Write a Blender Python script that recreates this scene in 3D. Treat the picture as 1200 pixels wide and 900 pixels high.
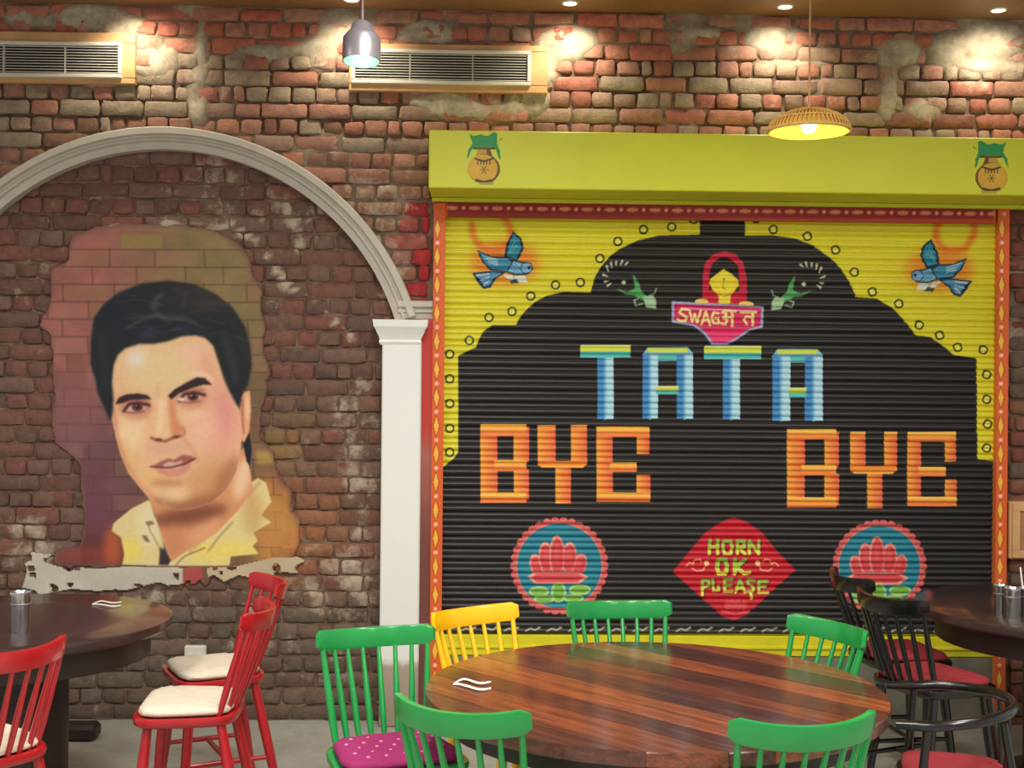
import bpy, math, random
import numpy as np
from mathutils import Matrix, Vector

random.seed(7)
rng = np.random.RandomState(11)
scene = bpy.context.scene
C = scene.collection
for o in list(bpy.data.objects):
    bpy.data.objects.remove(o)

# ------------------------------------------------------------------ camera, light, exposure
FPX, CX, CY = 1500.0, 600.0, 450.0          # focal length in pixels of the 1200x900 frame
CAM_H, YAW, ROLL = 1.65, 0.024, 0.0095
WALL_Y = 6.22                               # plane of the brick wall
R0 = Vector((math.cos(YAW), -math.sin(YAW), 0)); U0 = Vector((0, 0, 1)); FW = Vector((math.sin(YAW), math.cos(YAW), 0))
RC = R0 * math.cos(ROLL) + U0 * math.sin(ROLL)
UC = U0 * math.cos(ROLL) - R0 * math.sin(ROLL)
cam_data = bpy.data.cameras.new('camera'); cam = bpy.data.objects.new('camera', cam_data); C.objects.link(cam)
cam_data.sensor_width = 36; cam_data.lens = FPX / 1200 * 36
m = Matrix((RC, UC, -FW)).transposed().to_4x4(); m.translation = Vector((0, 0, CAM_H))
cam.matrix_world = m
scene.camera = cam
scene.view_settings.view_transform = 'Standard'; scene.view_settings.look = 'None'
scene.view_settings.gamma = 1; scene.view_settings.use_curve_mapping = False
scene.view_settings.exposure = 0.0

world = bpy.data.worlds.new('World'); scene.world = world; world.use_nodes = True
bg = world.node_tree.nodes['Background']; bg.inputs[0].default_value = (1.0, 0.97, 0.92, 1); bg.inputs[1].default_value = 0.58


def area_light(name, loc, size, power, col=(1, 0.97, 0.91)):
    l = bpy.data.lights.new(name, 'AREA'); l.shape = 'SQUARE'; l.size = size; l.energy = power; l.color = col; l.spread = math.radians(166)
    o = bpy.data.objects.new(name, l); C.objects.link(o); o.location = loc
    return o


for ax in (-2.4, 0.0, 2.4):
    for ay in (0.3, 2.1, 3.8):
        area_light('unseen_ceiling_fill', (ax, ay, 3.40), 0.6, 24 if (ay > 3 and ax != 0) else 52)  # bare fill lights added out of view to brighten the room, no fixtures


def at(px, py, Y):
    """point of the vertical plane y=Y that the photograph shows at that pixel"""
    d = FW + RC * ((px - CX) / FPX) - UC * ((py - CY) / FPX)
    return Vector((0, 0, CAM_H)) + d * (Y / d.y)


def gd(px, py, Z):
    """point of the level plane z=Z that the photograph shows at that pixel"""
    d = FW + RC * ((px - CX) / FPX) - UC * ((py - CY) / FPX)
    return Vector((0, 0, CAM_H)) + d * ((Z - CAM_H) / d.z)


def proj(x, y, z):
    rx, ry, rz = x, y, z - CAM_H
    dep = rx * FW.x + ry * FW.y
    u = (rx * RC.x + ry * RC.y + rz * RC.z) / dep
    v = (rx * UC.x + ry * UC.y + rz * UC.z) / dep
    return CX + FPX * u, CY - FPX * v


# ------------------------------------------------------------------ mesh helpers
class MB:
    def __init__(s):
        s.v = []; s.f = []; s.c = []

    def add(s, v, f, c=None):
        b = len(s.v); s.v += [tuple(p) for p in v]; s.f += [tuple(i + b for i in q) for q in f]
        if c is not None:
            s.c += [tuple(k) for k in c] if isinstance(c[0], (tuple, list, np.ndarray)) else [tuple(c)] * len(v)
        return s

    def box(s, x0, x1, y0, y1, z0, z1, c=None):
        v = [(x0, y0, z0), (x1, y0, z0), (x1, y1, z0), (x0, y1, z0), (x0, y0, z1), (x1, y0, z1), (x1, y1, z1), (x0, y1, z1)]
        return s.add(v, [(0, 3, 2, 1), (4, 5, 6, 7), (0, 1, 5, 4), (1, 2, 6, 5), (2, 3, 7, 6), (3, 0, 4, 7)], c)

    def bbox(s, x0, x1, y0, y1, z0, z1, b=0.004, c=None):
        """box with chamfered edges"""
        v = []; idx = {}
        for i, (X, sx) in enumerate(((x0, 1), (x1, -1))):
            for j, (Y, sy) in enumerate(((y0, 1), (y1, -1))):
                for k, (Z, sz) in enumerate(((z0, 1), (z1, -1))):
                    idx[i, j, k, 0] = len(v); v.append((X, Y + sy * b, Z + sz * b))
                    idx[i, j, k, 1] = len(v); v.append((X + sx * b, Y, Z + sz * b))
                    idx[i, j, k, 2] = len(v); v.append((X + sx * b, Y + sy * b, Z))
        f = []
        for i in (0, 1):
            q = [idx[i, 0, 0, 0], idx[i, 1, 0, 0], idx[i, 1, 1, 0], idx[i, 0, 1, 0]]; f.append(q if i else q[::-1])
        for j in (0, 1):
            q = [idx[0, j, 0, 1], idx[1, j, 0, 1], idx[1, j, 1, 1], idx[0, j, 1, 1]]; f.append(q[::-1] if j else q)
        for k in (0, 1):
            q = [idx[0, 0, k, 2], idx[1, 0, k, 2], idx[1, 1, k, 2], idx[0, 1, k, 2]]; f.append(q if k else q[::-1])
        for j in (0, 1):
            for k in (0, 1):
                f.append((idx[0, j, k, 1], idx[1, j, k, 1], idx[1, j, k, 2], idx[0, j, k, 2]))
        for i in (0, 1):
            for k in (0, 1):
                f.append((idx[i, 0, k, 0], idx[i, 1, k, 0], idx[i, 1, k, 2], idx[i, 0, k, 2]))
        for i in (0, 1):
            for j in (0, 1):
                f.append((idx[i, j, 0, 0], idx[i, j, 1, 0], idx[i, j, 1, 1], idx[i, j, 0, 1]))
        for i in (0, 1):
            for j in (0, 1):
                for k in (0, 1):
                    f.append((idx[i, j, k, 0], idx[i, j, k, 1], idx[i, j, k, 2]))
        return s.add(v, f, c)

    def tube(s, pts, rad, n=10, cap=True, flat=1.0):
        pts = [Vector(p) for p in pts]
        if not isinstance(rad, (list, tuple)):
            rad = [rad] * len(pts)
        v = []; f = []
        t0 = (pts[1] - pts[0]).normalized()
        ref = Vector((0, 0, 1)) if abs(t0.z) < .9 else Vector((1, 0, 0))
        a = (ref - t0 * ref.dot(t0)).normalized()
        for i, p in enumerate(pts):
            t = (pts[min(i + 1, len(pts) - 1)] - pts[max(i - 1, 0)]).normalized()
            a = (a - t * a.dot(t)).normalized(); b = t.cross(a)
            for k in range(n):
                w = 2 * math.pi * k / n
                v.append(p + (a * math.cos(w) + b * math.sin(w) * flat) * rad[i])
        for i in range(len(pts) - 1):
            for k in range(n):
                k2 = (k + 1) % n
                f.append((i * n + k, i * n + k2, (i + 1) * n + k2, (i + 1) * n + k))
        if cap:
            f.append(tuple(range(n))[::-1]); f.append(tuple((len(pts) - 1) * n + k for k in range(n)))
        return s.add(v, f)

    def lathe(s, prof, n=32, centre=(0, 0, 0), closed=False):
        """prof: (r, z) pairs from first to last"""
        v = []; f = []
        cx, cy, cz = centre
        for r, z in prof:
            for k in range(n):
                w = 2 * math.pi * k / n
                v.append((cx + r * math.cos(w), cy + r * math.sin(w), cz + z))
        m_ = len(prof)
        for i in range(m_ - 1 if not closed else m_):
            j = (i + 1) % m_
            for k in range(n):
                k2 = (k + 1) % n
                f.append((i * n + k, i * n + k2, j * n + k2, j * n + k))
        return s.add(v, f)

    def prism(s, poly, z0, z1):
        n = len(poly)
        v = [(x, y, z0) for x, y in poly] + [(x, y, z1) for x, y in poly]
        f = [tuple(range(n))[::-1], tuple(range(n, 2 * n))] + [(i, (i + 1) % n, n + (i + 1) % n, n + i) for i in range(n)]
        return s.add(v, f)

    def layers(s, rings):
        """stack of rings with equal counts, capped"""
        n = len(rings[0]); v = [p for r in rings for p in r]; f = []
        for i in range(len(rings) - 1):
            for k in range(n):
                k2 = (k + 1) % n
                f.append((i * n + k, i * n + k2, (i + 1) * n + k2, (i + 1) * n + k))
        f.append(tuple(range(n))[::-1]); f.append(tuple((len(rings) - 1) * n + k for k in range(n)))
        return s.add(v, f)

    def mesh(s, name, mat, smooth=None):
        me = bpy.data.meshes.new(name); me.from_pydata(s.v, [], s.f)
        if s.c:
            at_ = me.color_attributes.new('Col', 'FLOAT_COLOR', 'POINT')
            at_.data.foreach_set('color', np.array(s.c, dtype=np.float32).ravel())
        if mat is not None:
            me.materials.append(mat)
        if smooth is not None:
            me.shade_smooth(); me.set_sharp_from_angle(angle=math.radians(smooth))
        me.update()
        return me

    def build(s, name, mat, parent=None, smooth=None, loc=None):
        return link(name, s.mesh(name, mat, smooth), parent, loc)


def link(name, me, parent=None, loc=None, rot=None):
    o = bpy.data.objects.new(name, me); C.objects.link(o)
    if parent is not None:
        o.parent = parent
    if loc is not None:
        o.location = loc
    if rot is not None:
        o.rotation_euler = rot
    return o


def tag(o, label, cat, group=None):
    o['label'] = label; o['category'] = cat
    if group:
        o['group'] = group
    return o


def thing(name, label, cat, loc=(0, 0, 0), rz=0, group=None):
    o = bpy.data.objects.new(name, None); C.objects.link(o); o.location = loc; o.rotation_euler = (0, 0, rz)
    o.empty_display_size = 0.1
    return tag(o, label, cat, group)


def struct(o, label=None):
    o['kind'] = 'structure'
    if label:
        o['label'] = label
    return o


# ------------------------------------------------------------------ materials
def lin(c):
    c = np.asarray(c, dtype=float) / 255.0
    return np.where(c <= .04045, c / 12.92, ((c + .055) / 1.055) ** 2.4)


def L4(r, g, b, a=1.0):
    x = lin((r, g, b)); return (float(x[0]), float(x[1]), float(x[2]), a)


def new_mat(name):
    mt = bpy.data.materials.new(name); mt.use_nodes = True
    nt = mt.node_tree; b = nt.nodes['Principled BSDF']
    return mt, nt, b


def noise(nt, scale, detail=4, rough=.55, coord='Object', stretch=None):
    tc = nt.nodes.new('ShaderNodeTexCoord'); n = nt.nodes.new('ShaderNodeTexNoise')
    n.inputs['Scale'].default_value = scale; n.inputs['Detail'].default_value = detail; n.inputs['Roughness'].default_value = rough
    src = tc.outputs[coord]
    if stretch:
        mp = nt.nodes.new('ShaderNodeMapping'); mp.inputs['Scale'].default_value = stretch
        nt.links.new(src, mp.inputs['Vector']); src = mp.outputs[0]
    nt.links.new(src, n.inputs['Vector'])
    return n


def ramp(nt, fac, stops):
    r = nt.nodes.new('ShaderNodeValToRGB'); e = r.color_ramp.elements
    while len(e) < len(stops):
        e.new(0.5)
    for i, (p, c) in enumerate(stops):
        e[i].position = p; e[i].color = c
    nt.links.new(fac, r.inputs[0])
    return r


def mix(nt, fac, a, b, mode='MIX'):
    x = nt.nodes.new('ShaderNodeMix'); x.data_type = 'RGBA'; x.blend_type = mode; x.clamp_factor = True
    for sock, val in ((x.inputs[0], fac), (x.inputs[6], a), (x.inputs[7], b)):
        if hasattr(val, 'links'):
            nt.links.new(val, sock)
        else:
            sock.default_value = val
    return x.outputs[2]


def bump(nt, b, h, strength=.3, dist=.01):
    n = nt.nodes.new('ShaderNodeBump'); n.inputs['Strength'].default_value = strength; n.inputs['Distance'].default_value = dist
    nt.links.new(h, n.inputs['Height']); nt.links.new(n.outputs[0], b.inputs['Normal'])


def simple(name, col, rough=.5, metal=0, var=.12, scale=12, coat=0, bmp=0, emit=None, estr=0, spec=.5):
    mt, nt, b = new_mat(name)
    n = noise(nt, scale)
    dark = tuple(x * (1 - var) for x in col[:3]) + (1,); lite = tuple(min(1, x * (1 + var)) for x in col[:3]) + (1,)
    r = ramp(nt, n.outputs[0], [(.3, dark), (.7, lite)])
    nt.links.new(r.outputs[0], b.inputs['Base Color'])
    b.inputs['Roughness'].default_value = rough; b.inputs['Metallic'].default_value = metal
    b.inputs['Coat Weight'].default_value = coat; b.inputs['Coat Roughness'].default_value = .12
    b.inputs['Specular IOR Level'].default_value = spec
    if bmp:
        bump(nt, b, n.outputs[0], bmp, .004)
    if emit:
        b.inputs['Emission Color'].default_value = emit; b.inputs['Emission Strength'].default_value = estr
    return mt


def painted(name, rough=.5, var=.1, scale=30, spec=.4, bmp=0.0, coat=0):
    """paint whose colours are laid down per vertex (attribute Col)"""
    mt, nt, b = new_mat(name)
    a = nt.nodes.new('ShaderNodeAttribute'); a.attribute_name = 'Col'
    n = noise(nt, scale)
    r = ramp(nt, n.outputs[0], [(.3, (1 - var,) * 3 + (1,)), (.7, (1,) * 4)])
    nt.links.new(mix(nt, 1.0, a.outputs['Color'], r.outputs[0], 'MULTIPLY'), b.inputs['Base Color'])
    b.inputs['Roughness'].default_value = rough; b.inputs['Specular IOR Level'].default_value = spec
    b.inputs['Coat Weight'].default_value = coat
    if bmp:
        bump(nt, b, n.outputs[0], bmp, .004)
    return mt


def brick_material():
    mt, nt, b = new_mat('brick')
    a = nt.nodes.new('ShaderNodeAttribute'); a.attribute_name = 'Col'
    n1 = noise(nt, 26, 6, .65); n2 = noise(nt, 9, 5, .7); n3 = noise(nt, 90, 3)
    r1 = ramp(nt, n1.outputs[0], [(.28, (.66, .65, .64, 1)), (.5, (.95, .95, .95, 1)), (.75, (1.14, 1.13, 1.1, 1))])
    c = mix(nt, 1.0, a.outputs['Color'], r1.outputs[0], 'MULTIPLY')
    # lime and cement smears; the attribute's alpha says how much of the brick they cover
    mth = nt.nodes.new('ShaderNodeMath'); mth.operation = 'ADD'
    nt.links.new(n2.outputs[0], mth.inputs[0]); nt.links.new(a.outputs['Alpha'], mth.inputs[1])
    r2 = ramp(nt, mth.outputs[0], [(.80, (0, 0, 0, 1)), (1.0, (.85, .85, .85, 1))])
    c = mix(nt, r2.outputs[0], c, L4(186, 172, 150))
    nt.links.new(c, b.inputs['Base Color'])
    b.inputs['Roughness'].default_value = .85; b.inputs['Specular IOR Level'].default_value = .25
    h = nt.nodes.new('ShaderNodeMath'); h.operation = 'ADD'
    nt.links.new(n1.outputs[0], h.inputs[0]); nt.links.new(n3.outputs[0], h.inputs[1])
    bump(nt, b, h.outputs[0], .55, .006)
    return mt


def wood_material(name, rough=.22, coat=.5):
    mt, nt, b = new_mat(name)
    a = nt.nodes.new('ShaderNodeAttribute'); a.attribute_name = 'Col'
    n1 = noise(nt, 5, 6, .6, stretch=(.7, 8, 8)); n2 = noise(nt, 16, 5, .6, stretch=(.6, 10, 10)); n3 = noise(nt, 2.2, 3, .5)
    r1 = ramp(nt, n1.outputs[0], [(.3, (.42, .36, .36, 1)), (.5, (.9, .86, .84, 1)), (.72, (1.5, 1.35, 1.2, 1))])
    r2 = ramp(nt, n2.outputs[0], [(.35, (.72, .7, .7, 1)), (.6, (1.06, 1.05, 1.04, 1))])
    c = mix(nt, 1.0, a.outputs['Color'], r1.outputs[0], 'MULTIPLY'); c = mix(nt, 1.0, c, r2.outputs[0], 'MULTIPLY')
    nt.links.new(c, b.inputs['Base Color'])
    rr = ramp(nt, n3.outputs[0], [(.3, (rough * .8,) * 3 + (1,)), (.7, (rough * 1.6,) * 3 + (1,))])
    nt.links.new(rr.outputs[0], b.inputs['Roughness'])
    b.inputs['Coat Weight'].default_value = coat; b.inputs['Coat Roughness'].default_value = .15
    return mt


def zramp(name, stops, z0, z1, rough=.6, wob=.12, scale=14, bmp=.2):
    """coats of paint that change with height, with a ragged transition"""
    mt, nt, b = new_mat(name)
    g = nt.nodes.new('ShaderNodeNewGeometry'); sx = nt.nodes.new('ShaderNodeSeparateXYZ'); nt.links.new(g.outputs['Position'], sx.inputs[0])
    mr = nt.nodes.new('ShaderNodeMapRange'); mr.inputs[1].default_value = z0; mr.inputs[2].default_value = z1
    nt.links.new(sx.outputs['Z'], mr.inputs[0])
    n = noise(nt, scale, 6, .7)
    ma = nt.nodes.new('ShaderNodeMath'); ma.operation = 'MULTIPLY_ADD'; ma.inputs[1].default_value = wob; ma.inputs[2].default_value = -wob * .5
    nt.links.new(n.outputs[0], ma.inputs[0])
    ad = nt.nodes.new('ShaderNodeMath'); ad.operation = 'ADD'; nt.links.new(mr.outputs[0], ad.inputs[0]); nt.links.new(ma.outputs[0], ad.inputs[1])
    r = ramp(nt, ad.outputs[0], stops)
    nt.links.new(r.outputs[0], b.inputs['Base Color']); b.inputs['Roughness'].default_value = rough
    n2 = noise(nt, 60, 4); bump(nt, b, n2.outputs[0], bmp, .004)
    return mt


def concrete():
    mt, nt, b = new_mat('concrete_floor')
    n1 = noise(nt, 1.6, 6, .65); n2 = noise(nt, 14, 6, .7)
    r1 = ramp(nt, n1.outputs[0], [(.3, L4(150, 148, 138)), (.7, L4(184, 182, 172))])
    r2 = ramp(nt, n2.outputs[0], [(.35, (.82, .82, .8, 1)), (.65, (1, 1, 1, 1))])
    nt.links.new(mix(nt, 1.0, r1.outputs[0], r2.outputs[0], 'MULTIPLY'), b.inputs['Base Color'])
    b.inputs['Roughness'].default_value = .45
    bump(nt, b, n2.outputs[0], .1, .003)
    return mt


M = dict(
    brick=brick_material(), mortar=painted('mortar', .9, .3, 45, .2, .5), paint=painted('mural_paint', .62, .08, 40, .3),
    shutter=painted('shutter_paint', .42, .06, 50, .45), sign=painted('sign_paint', .5, .05, 40, .4),
    green=simple('green_lacquer', L4(20, 142, 64), .28, var=.06, coat=.4), red=simple('red_lacquer', L4(174, 20, 30), .28, var=.06, coat=.4),
    yellow=simple('yellow_lacquer', L4(246, 188, 8), .3, var=.05, coat=.3), black=simple('black_lacquer', L4(15, 13, 13), .25, var=.1, coat=.4),
    cream=simple('cream_cotton', L4(210, 198, 178), .9, var=.06, scale=40, bmp=.4), magenta=painted('magenta_cotton', .85, .12, 60, .2, .4),
    crimson=simple('crimson_cotton', L4(142, 34, 42), .85, var=.12, scale=40, bmp=.4),
    plank=wood_material('plank_wood'), dark=simple('dark_table_wood', L4(56, 40, 38), .25, var=.2, scale=6, coat=.4),
    pedestal=simple('pedestal_wood', L4(40, 26, 22), .45, var=.2, scale=8),
    white=simple('white_plaster', L4(192, 186, 172), .75, var=.05, scale=10, bmp=.15),
    alu=simple('white_aluminium', L4(222, 218, 204), .4, var=.03), slot=simple('duct_dark', L4(40, 36, 32), .8, var=.2),
    board=simple('pale_wood_board', L4(205, 160, 108), .6, var=.16, scale=7), ceil=simple('ceiling_veneer', L4(140, 104, 66), .5, var=.14, scale=3),
    lime=simple('lime_yellow_paint', L4(208, 212, 44), .5, var=.04, scale=5), railyellow=simple('yellow_rail_paint', L4(214, 205, 30), .45, var=.06),
    steel=simple('steel', L4(200, 200, 200), .22, metal=1, var=.05), gunmetal=simple('gunmetal', L4(150, 144, 150), .35, metal=.6, var=.08),
    rod=simple('rod_brown', L4(82, 60, 50), .4, var=.1), floor=concrete(), plinth=simple('plinth_cement', L4(120, 118, 100), .85, var=.15, bmp=.3),
    paper=simple('white_paper', L4(238, 232, 222), .8, var=.02), plastic=simple('white_plastic', L4(212, 206, 192), .4, var=.03),
    rattan=simple('rattan', L4(206, 160, 84), .6, var=.25, scale=60), shade_in=simple('shade_lining', L4(240, 196, 66), .7, var=.05),
)


def lamp_mat(name, col, strength):
    mt, nt, b = new_mat(name)
    b.inputs['Base Color'].default_value = tuple(.25 * q for q in col[:3]) + (1,); b.inputs['Emission Color'].default_value = col; b.inputs['Emission Strength'].default_value = strength
    return mt


M['bulb'] = lamp_mat('bulb_glow', (1, .9, .62, 1), 22); M['mint'] = lamp_mat('mint_glow', (.42, 1, .56, 1), .95)
M['mintcore'] = lamp_mat('mint_bulb', (.85, 1, .9, 1), 2); M['lens'] = lamp_mat('spot_lens', (1, .93, .8, 1), 14)


# ------------------------------------------------------------------ a small painter: colours in the wall's own pixel grid
class Canvas:
    def __init__(s, x0, y0, x1, y1, base, ss=2):
        s.x0, s.y0, s.ss = x0, y0, ss
        s.w, s.h = int((x1 - x0) * ss), int((y1 - y0) * ss)
        s.a = np.zeros((s.h, s.w, 3)); s.a[:] = base
        s.cov = np.zeros((s.h, s.w))
        s.X = x0 + (np.arange(s.w) + .5) / ss; s.Y = y0 + (np.arange(s.h) + .5) / ss

    def win(s, bx0, by0, bx1, by1, pad=0):
        i0 = max(0, int((bx0 - pad - s.x0) * s.ss) - 1); i1 = min(s.w, int((bx1 + pad - s.x0) * s.ss) + 2)
        j0 = max(0, int((by0 - pad - s.y0) * s.ss) - 1); j1 = min(s.h, int((by1 + pad - s.y0) * s.ss) + 2)
        return i0, max(i0, i1), j0, max(j0, j1)

    @staticmethod
    def blur(mk, sig):
        if sig <= 0:
            return mk
        r = int(math.ceil(sig * 2.6)); k = np.exp(-.5 * (np.arange(-r, r + 1) / sig) ** 2); k /= k.sum()
        mk = np.apply_along_axis(lambda q: np.convolve(q, k, 'same'), 0, mk)
        return np.apply_along_axis(lambda q: np.convolve(q, k, 'same'), 1, mk)

    def lay(s, w, mk, col, alpha, cov):
        i0, i1, j0, j1 = w
        if i1 <= i0 or j1 <= j0:
            return
        mk = np.clip(mk, 0, 1)
        if callable(col):
            cc = col(s.X[None, i0:i1], s.Y[j0:j1, None])
        else:
            cc = np.array(col, float)
        mm = (mk * alpha)[..., None]
        s.a[j0:j1, i0:i1] = s.a[j0:j1, i0:i1] * (1 - mm) + cc * mm
        if cov:
            s.cov[j0:j1, i0:i1] = np.maximum(s.cov[j0:j1, i0:i1], mk)

    def poly(s, pts, col, alpha=1, blur=0, cov=True, clip=None):
        P = np.array(pts, float); pad = blur * 3 / 1 + 1
        w = s.win(P[:, 0].min(), P[:, 1].min(), P[:, 0].max(), P[:, 1].max(), pad); i0, i1, j0, j1 = w
        if i1 <= i0 or j1 <= j0:
            return
        X = s.X[None, i0:i1]; Y = s.Y[j0:j1, None]
        ins = np.zeros((j1 - j0, i1 - i0), bool); n = len(P)
        for k in range(n):
            xa, ya = P[k]; xb, yb = P[(k + 1) % n]
            if ya == yb:
                continue
            c = ((ya > Y) != (yb > Y)) & (X < (xb - xa) * (Y - ya) / (yb - ya) + xa)
            ins ^= c
        mk = s.blur(ins.astype(float), blur * s.ss)
        if clip is not None:
            mk = mk * clip[j0:j1, i0:i1]
        s.lay(w, mk, col, alpha, cov)

    def mask(s, pts, blur=0):
        t = np.zeros((s.h, s.w)); sv, sc = s.a, s.cov
        s.a = np.zeros((s.h, s.w, 3)); s.cov = t
        s.poly(pts, (1, 1, 1), 1, blur); s.a, s.cov = sv, sc
        return t

    def ell(s, cx, cy, rx, ry, col, alpha=1, blur=0, rot=0, cov=True, clip=None):
        n = 36; c_, s_ = math.cos(rot), math.sin(rot)
        s.poly([(cx + rx * math.cos(t) * c_ - ry * math.sin(t) * s_, cy + rx * math.cos(t) * s_ + ry * math.sin(t) * c_)
                for t in np.linspace(0, 2 * math.pi, n, endpoint=False)], col, alpha, blur, cov, clip)

    def ring(s, cx, cy, r, wd, col, alpha=1):
        w = s.win(cx - r - wd, cy - r - wd, cx + r + wd, cy + r + wd); i0, i1, j0, j1 = w
        d = np.hypot(s.X[None, i0:i1] - cx, s.Y[j0:j1, None] - cy)
        s.lay(w, np.clip((wd / 2 - np.abs(d - r)) * s.ss + .5, 0, 1), col, alpha, True)

    def stroke(s, pts, wd, col, alpha=1, blur=0, cov=True, clip=None):
        P = np.array(pts, float); pad = np.max(wd) + blur * 3 + 1
        wds = np.linspace(wd[0], wd[1], len(P)) if isinstance(wd, tuple) else None
        if wds is not None:
            pad = max(wd) + blur * 3 + 1
        w = s.win(P[:, 0].min(), P[:, 1].min(), P[:, 0].max(), P[:, 1].max(), pad); i0, i1, j0, j1 = w
        if i1 <= i0 or j1 <= j0:
            return
        X = s.X[None, i0:i1]; Y = s.Y[j0:j1, None]; mk = np.zeros((j1 - j0, i1 - i0))
        for k in range(len(P) - 1):
            (xa, ya), (xb, yb) = P[k], P[k + 1]; dx, dy = xb - xa, yb - ya; q = dx * dx + dy * dy + 1e-9
            t = np.clip(((X - xa) * dx + (Y - ya) * dy) / q, 0, 1)
            d = np.hypot(X - xa - t * dx, Y - ya - t * dy)
            hw = (wd if wds is None else wds[k] + (wds[k + 1] - wds[k]) * t) / 2
            mk = np.maximum(mk, np.clip((hw - d) * s.ss + .5, 0, 1))
        mk = s.blur(mk, blur * s.ss)
        if clip is not None:
            mk = mk * clip[j0:j1, i0:i1]
        s.lay(w, mk, col, alpha, cov)

    def rect(s, x0, y0, x1, y1, col, alpha=1, blur=0, cov=True, clip=None):
        s.poly([(x0, y0), (x1, y0), (x1, y1), (x0, y1)], col, alpha, blur, cov, clip)

    def get(s, px, py, what=None):
        src = s.a if what is None else what
        fx = np.clip((np.asarray(px) - s.x0) * s.ss - .5, 0, s.w - 1.001); fy = np.clip((np.asarray(py) - s.y0) * s.ss - .5, 0, s.h - 1.001)
        i = fx.astype(int); j = fy.astype(int); u = fx - i; v = fy - j
        if src.ndim == 3:
            u = u[..., None]; v = v[..., None]
        return (src[j, i] * (1 - u) + src[j, i + 1] * u) * (1 - v) + (src[j + 1, i] * (1 - u) + src[j + 1, i + 1] * u) * v


def vnoise(px, py, cell, seed):
    """smooth value noise on the wall's pixel grid"""
    r = np.random.RandomState(seed).rand(64, 64)
    x = np.asarray(px) / cell; y = np.asarray(py) / cell
    i = np.floor(x).astype(int); j = np.floor(y).astype(int); u = x - i; v = y - j
    u = u * u * (3 - 2 * u); v = v * v * (3 - 2 * v)
    g = lambda a, b: r[b % 64, a % 64]
    return (g(i, j) * (1 - u) + g(i + 1, j) * u) * (1 - v) + (g(i, j + 1) * (1 - u) + g(i + 1, j + 1) * u) * v


def fbm(px, py, cell, seed):
    return (vnoise(px, py, cell, seed) + .5 * vnoise(px, py, cell / 2, seed + 1) + .25 * vnoise(px, py, cell / 4, seed + 2)) / 1.75


def film(name, cv, plane_y, bx, step, mat, parent=None, thick=.006, thr=.5):
    """a coat of paint or plaster: one thin sheet over the covered part of a canvas, its rim turned back to the wall"""
    x0, y0, x1, y1 = bx
    xs = np.arange(x0, x1 + step * .5, step); ys = np.arange(y0, y1 + step * .5, step)
    PX, PY = np.meshgrid(xs, ys)
    cov = cv.get(PX, PY, cv.cov) > thr
    col = lin(np.clip(cv.get(PX, PY), 0, 255))
    quad = cov[:-1, :-1] & cov[1:, :-1] & cov[:-1, 1:] & cov[1:, 1:]
    used = np.zeros_like(cov); full = np.zeros(cov.shape, int)
    for dj in (0, 1):
        for di in (0, 1):
            sl = (slice(dj, dj + quad.shape[0]), slice(di, di + quad.shape[1]))
            used[sl] |= quad; full[sl] += quad
    idx = -np.ones(cov.shape, int); idx[used] = np.arange(used.sum())
    mb = MB(); J, I = np.nonzero(used)
    for j, i in zip(J, I):
        p = at(PX[j, i], PY[j, i], plane_y)
        if full[j, i] < 4:
            p = Vector((p.x, p.y + thick, p.z))
        mb.v.append(tuple(p)); mb.c.append((*col[j, i], 1.0))
    Q = np.nonzero(quad)
    for j, i in zip(*Q):
        mb.f.append((int(idx[j + 1, i]), int(idx[j + 1, i + 1]), int(idx[j, i + 1]), int(idx[j, i])))
    return mb.build(name, mat, parent, smooth=40)


# ================================================================== STRUCTURE
CEIL_Z = at(600, 13, WALL_Y).z
NICHE_Y = WALL_Y + .045
fl = struct(MB().box(-5, 5, -2.5, WALL_Y + .3, -.1, 0).build('floor', M['floor']), 'grey smooth concrete floor')
cl = struct(MB().box(-5, 5, -2.5, WALL_Y + .3, CEIL_Z, CEIL_Z + .12).build('ceiling', M['ceil']), 'brown wood veneer ceiling panel')

ARC_C = at(191, 460, WALL_Y); PPM = FPX / WALL_Y
R_OUT = 308 / PPM; R_IN = 283 / PPM
CAPZ = at(470, 374, WALL_Y).z

# ---- mortar colour and relief fields (pixel grid of the wall)
cement = Canvas(-80, -40, 1300, 200, (0, 0, 0), 1)
for (x, y, rx, ry) in ((236, 60, 9, 45), (233, 110, 13, 42), (180, 70, 34, 22), (150, 40, 26, 22), (60, 20, 60, 14), (110, 20, 45, 16),
                       (330, 58, 62, 8), (300, 68, 40, 6), (375, 62, 22, 22), (520, 118, 45, 12), (560, 130, 60, 12), (620, 118, 26, 20), (500, 40, 36, 18),
                       (640, 75, 16, 26), (665, 48, 38, 20), (660, 65, 28, 8), (1050, 60, 30, 20), (1040, 105, 13, 42), (1080, 130, 24, 14), (910, 45, 40, 20),
                       (930, 75, 50, 6), (1165, 45, 44, 22), (1165, 78, 46, 10), (1110, 60, 22, 26), (400, 30, 30, 24), (120, 95, 28, 8), (820, 40, 30, 10)):
    cement.ell(x, y, rx, ry, (1, 1, 1), .95, 4)


def mortar_fill(px, py):
    f = cement.get(np.clip(px, -79, 1299), np.clip(py, -39, 198))[..., 0] * (np.asarray(py) < 195)
    n = fbm(px, py, 26, 3)
    j = np.clip(fbm(px, py, 44, 14) - .46, 0, 1) * 1.6 + .35 * (np.asarray(py) < 62)                    # some joints are still flush, others raked out
    sp_ = np.exp(-((np.asarray(px) - 440) / 60) ** 2 - ((np.asarray(py) - 240) / 90) ** 2) * .75
    return np.clip(np.maximum(f * (.5 + .9 * n), (j + sp_ * n) * .8), 0, 1)


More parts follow.
